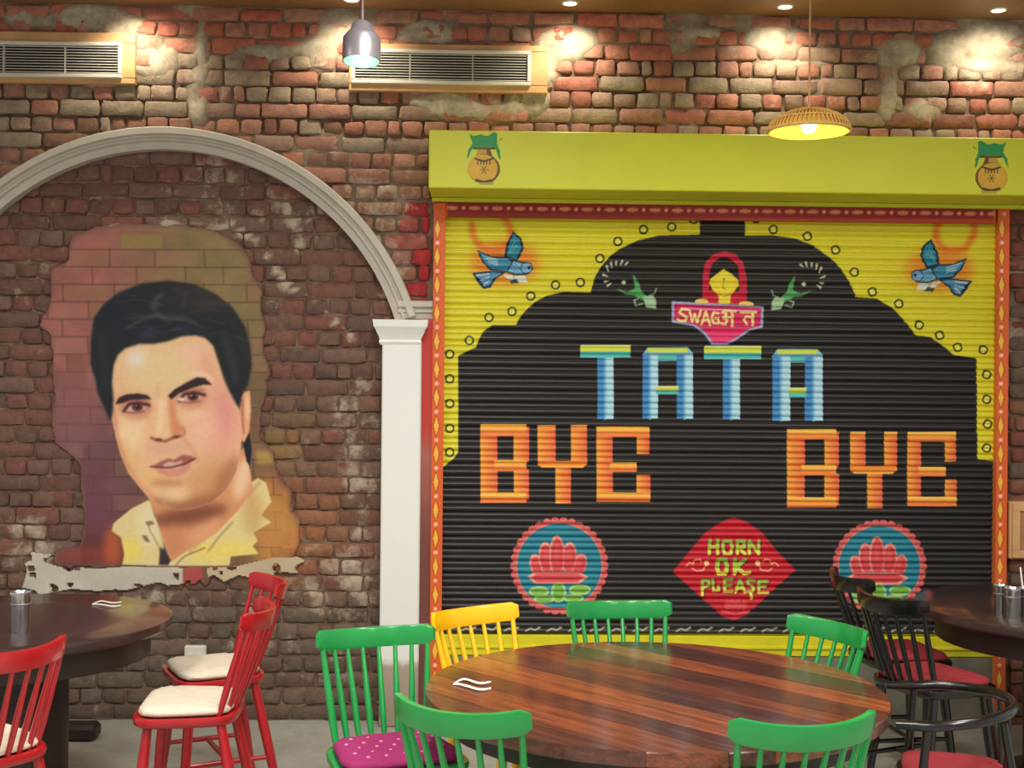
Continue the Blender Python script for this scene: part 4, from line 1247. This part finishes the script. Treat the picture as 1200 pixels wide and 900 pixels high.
for px, lab in ((158, 'recessed spotlight over the left end of the arch'), (412, 'recessed spotlight above the grey bell pendant'),
                (668, 'recessed spotlight right of the second air vent'), (920, 'recessed spotlight just left of the rattan pendant cord'),
                (1170, 'recessed spotlight at the right end of the ceiling')):
    base_y = proj(at(px, 20, WALL_Y).x, WALL_Y, CEIL_Z)[1]
    spot(px, base_y - 11.5, lab)

# grey bell pendant
pd = 4.6
c = at(424, 74, pd); s_ = pd / FPX
t = thing('bell_pendant_lamp', 'grey metal bell pendant lamp with a mint green glow', 'pendant lamp', (c.x, c.y, c.z))
r = 22 * s_
MB().lathe([(r, 0), (r * 1.02, .02), (r * 1.0, .085), (r * .86, .098), (r * .62, .118), (r * .56, .135), (r * .3, .15), (.012, .152), (.012, .146), (r * .5, .13), (r * .56, .115), (r * .94, .084), (r * .96, 0.0)], 32, closed=False).build('shade', M['gunmetal'], t, smooth=40)
MB().lathe([(.0005, .004), (r * .5, .003), (r * .94, .001), (r * .94, .006), (r * .5, .009), (.0005, .01)], 28).build('diffuser', M['mint'], t, smooth=60)
MB().lathe([(.0005, -.014), (.012, -.012), (.02, -.004), (.022, .0005), (.018, .002), (.0005, .0025)], 20).build('bulb', M['mintcore'], t, smooth=60)
MB().tube([(0, 0, .15), (0, 0, .19), (0, 0, CEIL_Z - c.z)], [.011, .0085, .0085], 10).build('rod', M['rod'], t, smooth=40)
MB().lathe([(.0005, CEIL_Z - c.z), (.05, CEIL_Z - c.z), (.048, CEIL_Z - c.z - .02), (.0005, CEIL_Z - c.z - .024)], 20).build('ceiling_rose', M['rod'], t, smooth=30)
for ch in t.children:                      # the bell hangs a little askew on its rod
    if ch.name.split('.')[0] in ('shade', 'diffuser', 'bulb'):
        pv = Vector((0, 0, .15)); rm = Matrix.Rotation(-.12, 3, 'X'); ch.rotation_euler = (-.12, 0, 0); ch.location = pv - rm @ pv
l = bpy.data.lights.new('bell_light', 'POINT'); l.energy = .8; l.color = (.7, 1, .8); l.shadow_soft_size = .03
o = bpy.data.objects.new('bell_light', l); C.objects.link(o); o.parent = t; o.location = (0, 0, -.03)

# rattan pendant: every spoke and hoop of the woven shade
pd = 5.05
c = at(948, 153, pd); s_ = pd / FPX; r = 47.5 * s_
t = thing('rattan_pendant_lamp', 'shallow woven rattan pendant lamp with a bare glowing bulb', 'pendant lamp', (c.x, c.y, c.z))
shp = [(r, 0), (r * .985, .016), (r * .9, .038), (r * .74, .056), (r * .52, .07), (r * .28, .079), (r * .08, .083)]
MB().lathe([(q * .975, z - .004) for q, z in shp] + [(q * .965, z - .007) for q, z in shp[::-1]], 40).build('lining', M['shade_in'], t, smooth=60)
sp_ = MB(); sp_.tube([(q, 0, z) for q, z in shp], [.0042] * 5 + [.003, .0015], 5); me = sp_.mesh('cane_spoke', M['rattan'], 60)
for i in range(56):
    o = link('cane_spoke', me, t); o.rotation_euler = (0, 0, 2 * math.pi * i / 56)
for q, z, rad in ((r, 0, .007), (r * .9, .040, .004), (r * .52, .072, .004)):
    MB().tube([(q * math.cos(w), q * math.sin(w), z) for w in np.linspace(0, 2 * math.pi, 41)], rad, 6, cap=False).build('cane_hoop', M['rattan'], t, smooth=60)
MB().lathe([(.0005, -.012), (.016, -.008), (.028, .008), (.03, .026), (.02, .048), (.014, .052), (.0005, .054)], 24).build('bulb', M['bulb'], t, smooth=60)
MB().lathe([(.0005, .052), (.017, .052), (.017, .084), (.0005, .086)], 16).build('lamp_holder', M['rod'], t, smooth=30)
MB().tube([(0, 0, .085), (0, 0, .12), (0, 0, CEIL_Z - c.z)], [.006, .0042, .0042], 8).build('cord', M['board'], t, smooth=40)
l = bpy.data.lights.new('rattan_light', 'POINT'); l.energy = 2.4; l.color = (1, .82, .45); l.shadow_soft_size = .035
o = bpy.data.objects.new('rattan_light', l); C.objects.link(o); o.parent = t; o.location = (0, 0, -.05)
for ch in t.children:
    pass

# socket by the floor, cabinet at the right edge
p = at(230, 764, NICHE_Y)
t = thing('wall_socket', 'small white electrical socket low on the brick wall', 'socket', (p.x, NICHE_Y - .012, p.z))
MB().bbox(-.052, .052, -.022, .012, -.036, .036, .006).build('plate', M['plastic'], t, smooth=30)
for dx in (-.022, .022):
    MB().lathe([(.0005, 0), (.012, 0), (.012, -.004), (.0005, -.004)], 14).build('insert', M['alu'], t, loc=(dx, -.0235, 0)).rotation_euler = (math.pi / 2, 0, 0)
a, d = at(1184, 588, WALL_Y - .06), at(1262, 656, WALL_Y - .06)
t = thing('wall_cabinet', 'pale wooden cabinet on the wall right of the shutter', 'cabinet', ((a.x + d.x) / 2, WALL_Y, d.z))
w = (d.x - a.x) / 2; h = a.z - d.z
MB().bbox(-w, w, -.06, .03, 0, h, .006).build('body', M['board'], t)
dr = MB(); k_ = .045
for bx in ((-w + .008, w - .008, h - k_, h - .008), (-w + .008, w - .008, .008, k_), (-w + .008, -w + k_, k_, h - k_), (w - k_, w - .008, k_, h - k_)):
    dr.bbox(bx[0], bx[1], -.076, -.0605, bx[2], bx[3], .003)
dd = dr.build('door', M['board'], t)
MB().box(-w + k_, w - k_, -.066, -.0607, k_, h - k_).build('panel', simple('panel_wood', L4(170, 120, 74), .6, var=.15), dd)

# ================================================================== CHAIRS
CH_TOP, SEAT_Z = .87, .518
_cache = {}


def seat_outline(k=1.0, n=40, back=.185, front=.168, hw_b=.18, hw_f=.215):
    pts = []
    for i in range(n):
        w = 2 * math.pi * i / n
        ca, sa = math.cos(w), math.sin(w); e = .42
        x = math.copysign(abs(ca) ** e, ca); y = math.copysign(abs(sa) ** e, sa)
        t_ = (y + 1) / 2
        hw = hw_b + (hw_f - hw_b) * t_
        pts.append((x * hw * k, (y * (back + front) / 2 + (front - back) / 2) * k))
    return pts


def chair_parts(col):
    if col in _cache:
        return _cache[col]
    mat = M[col]; out = []
    o_ = seat_outline
    out.append(('seat', MB().layers([[(x, y, SEAT_Z - .034) for x, y in o_(.93)], [(x, y, SEAT_Z - .026) for x, y in o_(.985)], [(x, y, SEAT_Z - .01) for x, y in o_(1.0)],
                                     [(x, y, SEAT_Z - .001) for x, y in o_(.985)], [(x, y, SEAT_Z) for x, y in o_(.94)], [(x, y, SEAT_Z - .007) for x, y in o_(.8)], [(x, y, SEAT_Z - .01) for x, y in o_(.4)]]).mesh('seat', mat, 50), None))
    # crest rail, curved about the sitter's back
    chord, sag, hgt, th = .385, .082, .062, .02
    R = (chord ** 2 / 4 + sag ** 2) / (2 * sag); half = math.asin(chord / 2 / R); cy = -.20 - sag + R
    cr = MB(); V = []; F = []; N = 18
    sec = [(-.5, -.42), (-.42, -.5), (.42, -.5), (.5, -.42), (.5, .42), (.42, .5), (-.42, .5), (-.5, .42)]
    for i in range(N + 1):
        u = -1 + 2 * i / N; w = u * half; kk = 1 if abs(u) < .93 else (.84 if abs(u) < .99 else .62)
        for (a_, b_) in sec:
            rr = R + a_ * th * kk; lean = b_ * hgt * kk
            V.append((rr * math.sin(w), cy - rr * math.cos(w) - lean * .18, CH_TOP - hgt / 2 + lean - .014 * (1 - u * u)))
    m_ = len(sec)
    for i in range(N):
        for j in range(m_):
            j2 = (j + 1) % m_; F.append((i * m_ + j, i * m_ + j2, (i + 1) * m_ + j2, (i + 1) * m_ + j))
    F.append(tuple(range(m_))[::-1]); F.append(tuple(N * m_ + j for j in range(m_)))
    out.append(('crest_rail', cr.add(V, F).mesh('crest_rail', mat, 40), None))
    for i in range(8):
        u = -1 + 2 * i / 7
        w = u * half * .88
        topp = Vector((R * math.sin(w), cy - R * math.cos(w) + .006, CH_TOP - hgt + .006 - .014 * (1 - u * u)))
        ub = u * .146; yb = -.168 + .045 * (abs(u) ** 2)
        bot = Vector((ub, yb, SEAT_Z - .012))
        pts = [bot.lerp(topp, t_) for t_ in (0, .25, .5, .8, 1)]
        k_ = 1.18 if i in (0, 7) else 1
        out.append(('spindle', MB().tube(pts, [.0075 * k_, .0105 * k_, .0105 * k_, .008 * k_, .007 * k_], 8).mesh('spindle', mat, 60), None))
    legs = []
    for sx in (-1, 1):
        for sy in (-1, 1):
            a_ = Vector((sx * .145, .11 if sy > 0 else -.13, SEAT_Z - .02)); b_ = Vector((sx * .2, .155 if sy > 0 else -.23, 0))
            legs.append((a_, b_)); pts = [a_.lerp(b_, t_) for t_ in (0, .3, .6, 1)]
            out.append(('leg', MB().tube(pts, [.015, .0195, .0185, .0125], 10).mesh('leg', mat, 60), None))
    pt = lambda i, z: legs[i][0].lerp(legs[i][1], (SEAT_Z - .02 - z) / (SEAT_Z - .02))
    s1 = (pt(0, .2), pt(1, .2)); s2 = (pt(2, .2), pt(3, .2))
    for a_, b_ in (s1, s2, (s1[0].lerp(s1[1], .5), s2[0].lerp(s2[1], .5))):
        out.append(('stretcher', MB().tube([a_, a_.lerp(b_, .5), b_], [.0085, .0115, .0085], 8).mesh('stretcher', mat, 60), None))
    _cache[col] = out
    return out


def chair(pl, pr, facing_away, col, label, group, name='spindle_back_chair', shift=(0, 0)):
    """chair from the two ends of its crest rail as the photo shows them; facing_away: the sitter looks away from the camera"""
    A = gd(pl[0], pl[1], CH_TOP); B = gd(pr[0], pr[1], CH_TOP)
    d = (B - A).normalized(); fwd = Vector((-d.y, d.x)) if facing_away else Vector((d.y, -d.x))
    ctr = (A + B) / 2
    rz = math.atan2(fwd.y, fwd.x) - math.pi / 2
    loc = Vector((ctr.x + fwd.x * .215 + shift[0], ctr.y + fwd.y * .215 + shift[1], 0))
    t = thing(name, label, 'chair', loc, rz, group)
    for nm, me, _ in chair_parts(col):
        link(nm, me, t)
    return t


def cushion(ch, matkey, label, cat='cushion', k_=.9, group=None, dots=False, dz=0, name='seat_cushion'):
    o_ = lambda k2: seat_outline(k_ * k2)
    rings = [[(x, y, .0) for x, y in o_(.9)], [(x, y, .008) for x, y in o_(.985)], [(x, y, .018) for x, y in o_(1)], [(x, y, .03) for x, y in o_(.97)],
             [(x, y, .038) for x, y in o_(.86)], [(x, y, .043) for x, y in o_(.6)], [(x, y, .041) for x, y in o_(.28)]]
    rr = random.Random(len(label))
    rings = [[(x + rr.uniform(-.002, .002), y + rr.uniform(-.002, .002), z + (rr.uniform(-.002, .003) if z > .01 else 0)) for x, y, z in r_] for r_ in rings]
    rings = [[(x, y, z * .8) for x, y, z in r_] for r_ in rings]
    mb = MB().layers(rings)
    if matkey == 'magenta':
        mb.c = [L4(144, 42, 94)] * len(mb.v)
    co = mb.mesh('seat_cushion', M[matkey], 60)
    t = link(name, co, None, (ch.location.x, ch.location.y, SEAT_Z - .001 + dz), (0, 0, ch.rotation_euler.z))
    tag(t, label, cat, group)
    if dots:
        dm = MB().lathe([(.0005, .0035), (.004, .003), (.0068, 0)], 8); dme = dm.mesh('polka_dot', simple('dot_pink', L4(206, 120, 160), .8, var=.03))
        for i in range(-3, 4):
            for j in range(-3, 4):
                x, y = (i + (j % 2) * .5) * .055, j * .05
                if abs(x) < .145 and abs(y) < .125:
                    link('polka_dot', dme, t, (x, y, .0325))
    tk = MB().lathe([(.0005, .006), (.006, .005), (.009, .001)], 8).mesh('tuft_button', M[matkey] if matkey != 'magenta' else M['crimson'])
    for (x, y) in ((.07, .05), (-.07, .05), (.07, -.06), (-.07, -.06)):
        link('tuft_button', tk, t, (x, y, .031))
    return t


ROUND = 'chairs around the round plank table'
chD = chair((370, 739), (508, 730), False, 'green', 'green spindle-back chair with a magenta cushion, left of the plank table', ROUND)
cushion(chD, 'magenta', 'magenta polka dot seat cushion on a green chair', dots=True)
chE = chair((462, 809), (618, 831), True, 'green', 'green spindle-back chair at the front left of the plank table, back to us', ROUND)
chF = chair((857, 840), (1028, 829), True, 'green', 'green spindle-back chair at the front right of the plank table, back to us', ROUND)
chG = chair((667, 706), (785, 704), False, 'green', 'green spindle-back chair behind the plank table, facing us', ROUND, shift=(0, .03))
chH = chair((930, 718), (1012, 739), False, 'green', 'green spindle-back chair at the far right edge of the plank table', ROUND)
chY = chair((508, 718), (602, 705), False, 'yellow', 'yellow spindle-back chair at the far left of the plank table', ROUND)
DARKL = 'red chairs around the dark table'
chA = chair((-62, 765), (80, 741), True, 'red', 'red spindle-back chair cut off by the left edge, seen from behind', DARKL)
cushion(chA, 'cream', 'cream seat cushion on the red chair at the left edge', group='cream cushions on red chairs')
chB = chair((287, 719), (303, 697), True, 'red', 'red spindle-back chair facing left, nearer the camera of the two side-on ones', DARKL)
chB.rotation_euler.z += 0.0
cushion(chB, 'cream', 'cream seat cushion on the nearer side-on red chair', group='cream cushions on red chairs')
chC = chair((296, 668), (328, 684), False, 'red', 'red spindle-back chair against the brick wall, behind the nearer red one', DARKL)
cushion(chC, 'cream', 'cream seat cushion on the red chair against the wall', group='cream cushions on red chairs')
DARKR = 'black chairs at the right dark table'
chK = chair((976, 667), (1014, 681), True, 'black', 'black spindle-back chair beside the shutter, farther of the two', DARKR, shift=(.045, .10))
cushion(chK, 'crimson', 'crimson seat cushion on the farther black chair', group='crimson cushions')
chL = chair((1014, 684), (1088, 700), True, 'black', 'black spindle-back chair in front of the other black one', DARKR, shift=(-.03, -.03))
cushion(chL, 'crimson', 'crimson seat cushion on the nearer black spindle-back chair', group='crimson cushions')

# black armchair with a hoop rail
az = .655
A = gd(1038, 803, az); B = gd(1050, 849, az)
mid = (A + B) / 2; half = (A - B).length / 2
d = (A - B).normalized(); fwd = Vector((-d.y, d.x))          # towards the plank table
rz = math.atan2(fwd.y, fwd.x) - math.pi / 2
back_pt = gd(1181, 824, az); depth = (Vector((back_pt.x - mid.x, back_pt.y - mid.y)).dot(-fwd))
loc = Vector((mid.x - fwd.x * depth * .52, mid.y - fwd.y * depth * .52, 0))
t = thing('hoop_armchair', 'glossy black bentwood armchair with a curved hoop rail', 'chair', loc, rz)
hoop = []
yf = depth * .52; yb = -depth * .48; st = yb + half
hoop.append((-half, yf, az)); hoop.append((-half * 1.02, (yf + st) / 2, az + .002)); hoop.append((-half * 1.04, st, az + .004))
for w in np.linspace(math.pi, 2 * math.pi, 15)[1:-1]:
    hoop.append((half * 1.04 * math.cos(w), st + half * math.sin(w), az + .006 - .02 * math.sin(w)))
hoop += [(half * 1.04, st, az + .004), (half * 1.02, (yf + st) / 2, az + .002), (half, yf, az)]
MB().tube(hoop, [.013] + [.0165] * (len(hoop) - 2) + [.013], 12).build('hoop_rail', M['black'], t, smooth=60)
o_ = seat_outline
sz = .435
MB().layers([[(x, y, sz - .03) for x, y in o_(.95)], [(x, y, sz - .012) for x, y in o_(1)], [(x, y, sz) for x, y in o_(.97)]]).build('seat', M['black'], t, smooth=50)
for (a_, b_) in (((-half * .98, .10, az - .006), (-.19, .15, 0)), ((half * .98, .10, az - .006), (.19, .15, 0)),
                 ((-half * .62, yb + .05, az), (-.17, -.235, 0)), ((half * .62, yb + .05, az), (.17, -.235, 0))):
    a_, b_ = Vector(a_), Vector(b_); k2 = a_.lerp(b_, .35)
    MB().tube([a_, k2, a_.lerp(b_, .7), b_], [.012, .0155, .016, .012], 10).build('leg', M['black'], t, smooth=60)
for u in (-.07, 0, .07):
    MB().tube([(u * 1.4, yb + .012 + abs(u) * .2, az + .02), (u, -.15, sz - .01)], .007, 8).build('back_spindle', M['black'], t, smooth=60)
for (a_, b_) in (((-.18, .13, .22), (-.175, -.17, .22)), ((.18, .13, .22), (.175, -.17, .22)), ((-.178, -.02, .22), (.178, -.02, .22))):
    MB().tube([a_, b_], .009, 8).build('stretcher', M['black'], t, smooth=60)
cs = cushion(t, 'crimson', 'crimson seat cushion on the black hoop armchair', k_=.9, group='crimson cushions', dz=sz - SEAT_Z + .008)

# ================================================================== TABLES
TZ = .75
far, near = gd(768, 751, TZ), gd(790, 885, TZ)
TR = .69
lft, rgt = gd(490, 805, TZ), gd(1050, 815, TZ)
tc = Vector(((lft.x + rgt.x) / 2, (far.y + near.y) / 2, 0)); TR = (rgt.x - lft.x) / 2 * .97
rz = math.radians(-48)
t = thing('round_plank_table', 'large round table of diagonal reddish brown planks', 'table', tc, rz)
random.seed(5)
yy = -TR; edges = [-TR]
while yy < TR - .06:
    yy += random.choice((.11, .13, .15, .17)); edges.append(min(yy, TR))
if edges[-1] < TR:
    edges.append(TR)
TONES = [(112, 60, 40), (82, 46, 38), (138, 76, 46), (92, 52, 40), (122, 66, 42), (76, 46, 40), (132, 70, 42), (88, 50, 40)]


def disc_strip(r_, y0, y1, n_=14):
    pr_ = [(math.sqrt(max(r_ * r_ - y * y, 0)), y) for y in np.linspace(y0, y1, n_)]
    poly = pr_ + [(-x, y) for x, y in pr_[::-1]]
    out_ = []
    for q in poly:
        if not out_ or math.hypot(q[0] - out_[-1][0], q[1] - out_[-1][1]) > 1e-5:
            out_.append(q)
    if math.hypot(out_[0][0] - out_[-1][0], out_[0][1] - out_[-1][1]) < 1e-5:
        out_.pop()
    return out_


for i in range(len(edges) - 1):
    y0, y1 = edges[i] + .0007, edges[i + 1] - .0007
    mb = MB(); lo = disc_strip(TR, y0, y1); n_ = len(lo); cyy = (y0 + y1) / 2
    sh = lambda pts, kx, e: [(x * kx, cyy + (y - cyy) * (1 - e / (y1 - y0) * 2)) for x, y in pts]
    mb.layers([[(x, y, TZ - .038) for x, y in sh(lo, .996, .002)], [(x, y, TZ - .034) for x, y in lo], [(x, y, TZ - .004) for x, y in lo], [(x, y, TZ) for x, y in sh(lo, .996, .0012)]])
    tone = np.array(TONES[(i * 3 + 1) % len(TONES)]) * random.uniform(.92, 1.1); mb.c = [(*lin(tone), 1)] * len(mb.v)
    # give each board its own piece of grain
    o = mb.build('plank', M['plank'], t)
MB().lathe([(TR * .93, TZ - .0385), (TR * .93, TZ - .09), (TR * .9, TZ - .09), (TR * .9, TZ - .0385)], 56, closed=True).build('apron', M['pedestal'], t, smooth=30)


def pedestal(t, r_, h_, mat, base, column=True):
    if column:
        MB().lathe([(.0005, 0.03), (.09, .03), (.075, .09), (.05, .14), (.055, .3), (.075, .45), (.05, .58), (.06, h_ - .06), (.16, h_ - .03), (.16, h_ - .004), (.0005, h_ - .004)], 24).build('column', mat, t, smooth=40)
    for i in range(4):
        w = math.pi / 4 + i * math.pi / 2; c_, s_ = math.cos(w), math.sin(w)
        ft = MB(); V = []
        sec = [(.04, .035, .13, .05), (.2, .03, .1, .045), (base * .8, .0, .07, .04), (base, .0, .045, .038)]
        for d_, z0, z1, hw in sec:
            for sgn, zz in ((-1, z0), (1, z0), (1, z1), (-1, z1)):
                V.append((d_ * c_ - sgn * hw * s_, d_ * s_ + sgn * hw * c_, zz))
        F = [(j * 4 + a, j * 4 + (a + 1) % 4, (j + 1) * 4 + (a + 1) % 4, (j + 1) * 4 + a) for j in range(3) for a in range(4)] + [(3, 2, 1, 0), (12, 13, 14, 15)]
        ft.add(V, F).build('foot', mat, t, smooth=30)
    for w in (math.pi / 4, 3 * math.pi / 4):
        c_, s_ = math.cos(w), math.sin(w); L_ = r_ * .85
        V = [(e * L_ * c_ - sg * .03 * s_, e * L_ * s_ + sg * .03 * c_, z) for z in (h_ - .03 - (0 if w < 1 else .0), h_ - .001) for e, sg in ((-1, -1), (1, -1), (1, 1), (-1, 1))]
        MB().add(V, [(0, 3, 2, 1), (4, 5, 6, 7), (0, 1, 5, 4), (1, 2, 6, 5), (2, 3, 7, 6), (3, 0, 4, 7)]).build('bearer', mat, t)


pedestal(t, TR * .9, TZ - .039, M['pedestal'], .36)


def dark_table(cx_, cy_, r_, label):
    t = thing('round_dark_table', label, 'table', (cx_, cy_, 0), .3, 'dark round tables')
    MB().lathe([(.0005, TZ), (r_ * .5, TZ), (r_ - .008, TZ), (r_ - .002, TZ - .003), (r_, TZ - .01), (r_, TZ - .03), (r_ - .006, TZ - .038), (.0005, TZ - .038)], 64).build('table_top', M['dark'], t, smooth=30)
    MB().lathe([(r_ * .86, TZ - .0385), (r_ * .86, TZ - .14), (r_ * .83, TZ - .14), (r_ * .83, TZ - .0385)], 48, closed=True).build('apron', M['pedestal'], t, smooth=30)
    pedestal(t, r_ * .8, TZ - .039, M['pedestal'], r_ * .62, False)
    MB().lathe([(.0005, .02), (.24, .02), (.24, .06), (.2, .075), (.2, TZ - .16), (.24, TZ - .15), (.24, TZ - .07), (.0005, TZ - .07)], 32).build('drum_base', M['pedestal'], t, smooth=30)
    return t


pl_ = gd(200, 724, TZ); pr_ = gd(1086, 712, TZ)
tl = dark_table(pl_.x - .58, pl_.y - .03, .58, 'dark brown round table in front of the portrait')
tr = dark_table(pr_.x + .63, pr_.y + .03, .64, 'dark brown round table at the right edge of the room')


# ---- things on the tables
def tumbler(px, py, hgt, rad, label, group=None):
    p = gd(px, py, TZ)
    t = thing('steel_tumbler', label, 'tumbler', (p.x, p.y, TZ), 0, group)
    MB().lathe([(.0005, 0), (rad * .86, 0), (rad * .88, .004), (rad * .98, hgt * .9), (rad * 1.04, hgt - .004), (rad * 1.02, hgt), (rad * .95, hgt - .003), (rad * .9, hgt * .8), (rad * .8, .008), (.0005, .008)], 28).build('cup', M['steel'], t, smooth=40)
    MB().lathe([(rad * .955, hgt * .68), (rad * .985, hgt * .69), (rad * .985, hgt * .72), (rad * .96, hgt * .73)], 28).build('band', M['gunmetal'], t, smooth=60)
    return t


tumbler(24, 741, .145, .036, 'tall steel tumbler on the dark table before the portrait')
tumbler(1173, 719, .115, .030, 'steel tumbler on the right dark table, nearest the shutter', 'tumblers on the right dark table')
tumbler(1186, 724, .118, .032, 'steel tumbler second from the shutter on the right dark table', 'tumblers on the right dark table')
tt = tumbler(1202, 722, .112, .032, 'steel tumbler with a white straw at the right edge', 'tumblers on the right dark table')
s0 = tt.location
tag(MB().tube([(0, 0, 0), (-.022, -.006, .155), (-.026, -.007, .185)], .0035, 8).build('straw', M['paper'], None, 60, (s0.x, s0.y, TZ + .009)), 'white straw leaning in a steel tumbler', 'straw')


def wavy(px, py, s, rz, label):
    """two narrow curled strips of paper joined at one end"""
    p = gd(px, py, TZ); mb = MB()
    for (y0, amp, L0) in ((.022, .016, 0), (-.022, .014, .0)):
        V = []; F = []; N = 16
        for i in range(N + 1):
            u = i / N; x = (-.085 + .18 * u) * s; y = (y0 * min(1, u * 3.5) + amp * math.sin(u * 6.0 + .4)) * s * 3.0; z = .0015 + .004 * math.sin(u * math.pi)
            wd = (.012 + .004 * math.sin(u * 3)) * s
            V += [(x, y - wd, z), (x, y + wd, z), (x, y + wd, z + .002), (x, y - wd, z + .002)]
        for i in range(N):
            for a_ in range(4):
                F.append((i * 4 + a_, i * 4 + (a_ + 1) % 4, (i + 1) * 4 + (a_ + 1) % 4, (i + 1) * 4 + a_))
        F += [(3, 2, 1, 0), (N * 4, N * 4 + 1, N * 4 + 2, N * 4 + 3)]
        mb.add(V, F)
    o = mb.build('paper_strip', M['paper'], None, 50, (p.x, p.y, TZ + .0005)); o.rotation_euler = (0, 0, rz)
    return tag(o, label, 'paper strip')


wavy(552, 804, .62, .0, 'white curled paper strip on the left of the plank table')
wavy(124, 709, .62, .25, 'white paper strip lying on the dark table before the portrait')

# low dark block on the floor by the wall
p = gd(92, 866, 0)
tag(MB().bbox(-.09, .09, -.06, .06, 0, .075, .018).build('floor_block', M['pedestal'], None, 40, (p.x, p.y, 0)), 'low dark block on the floor under the left round table', 'block')
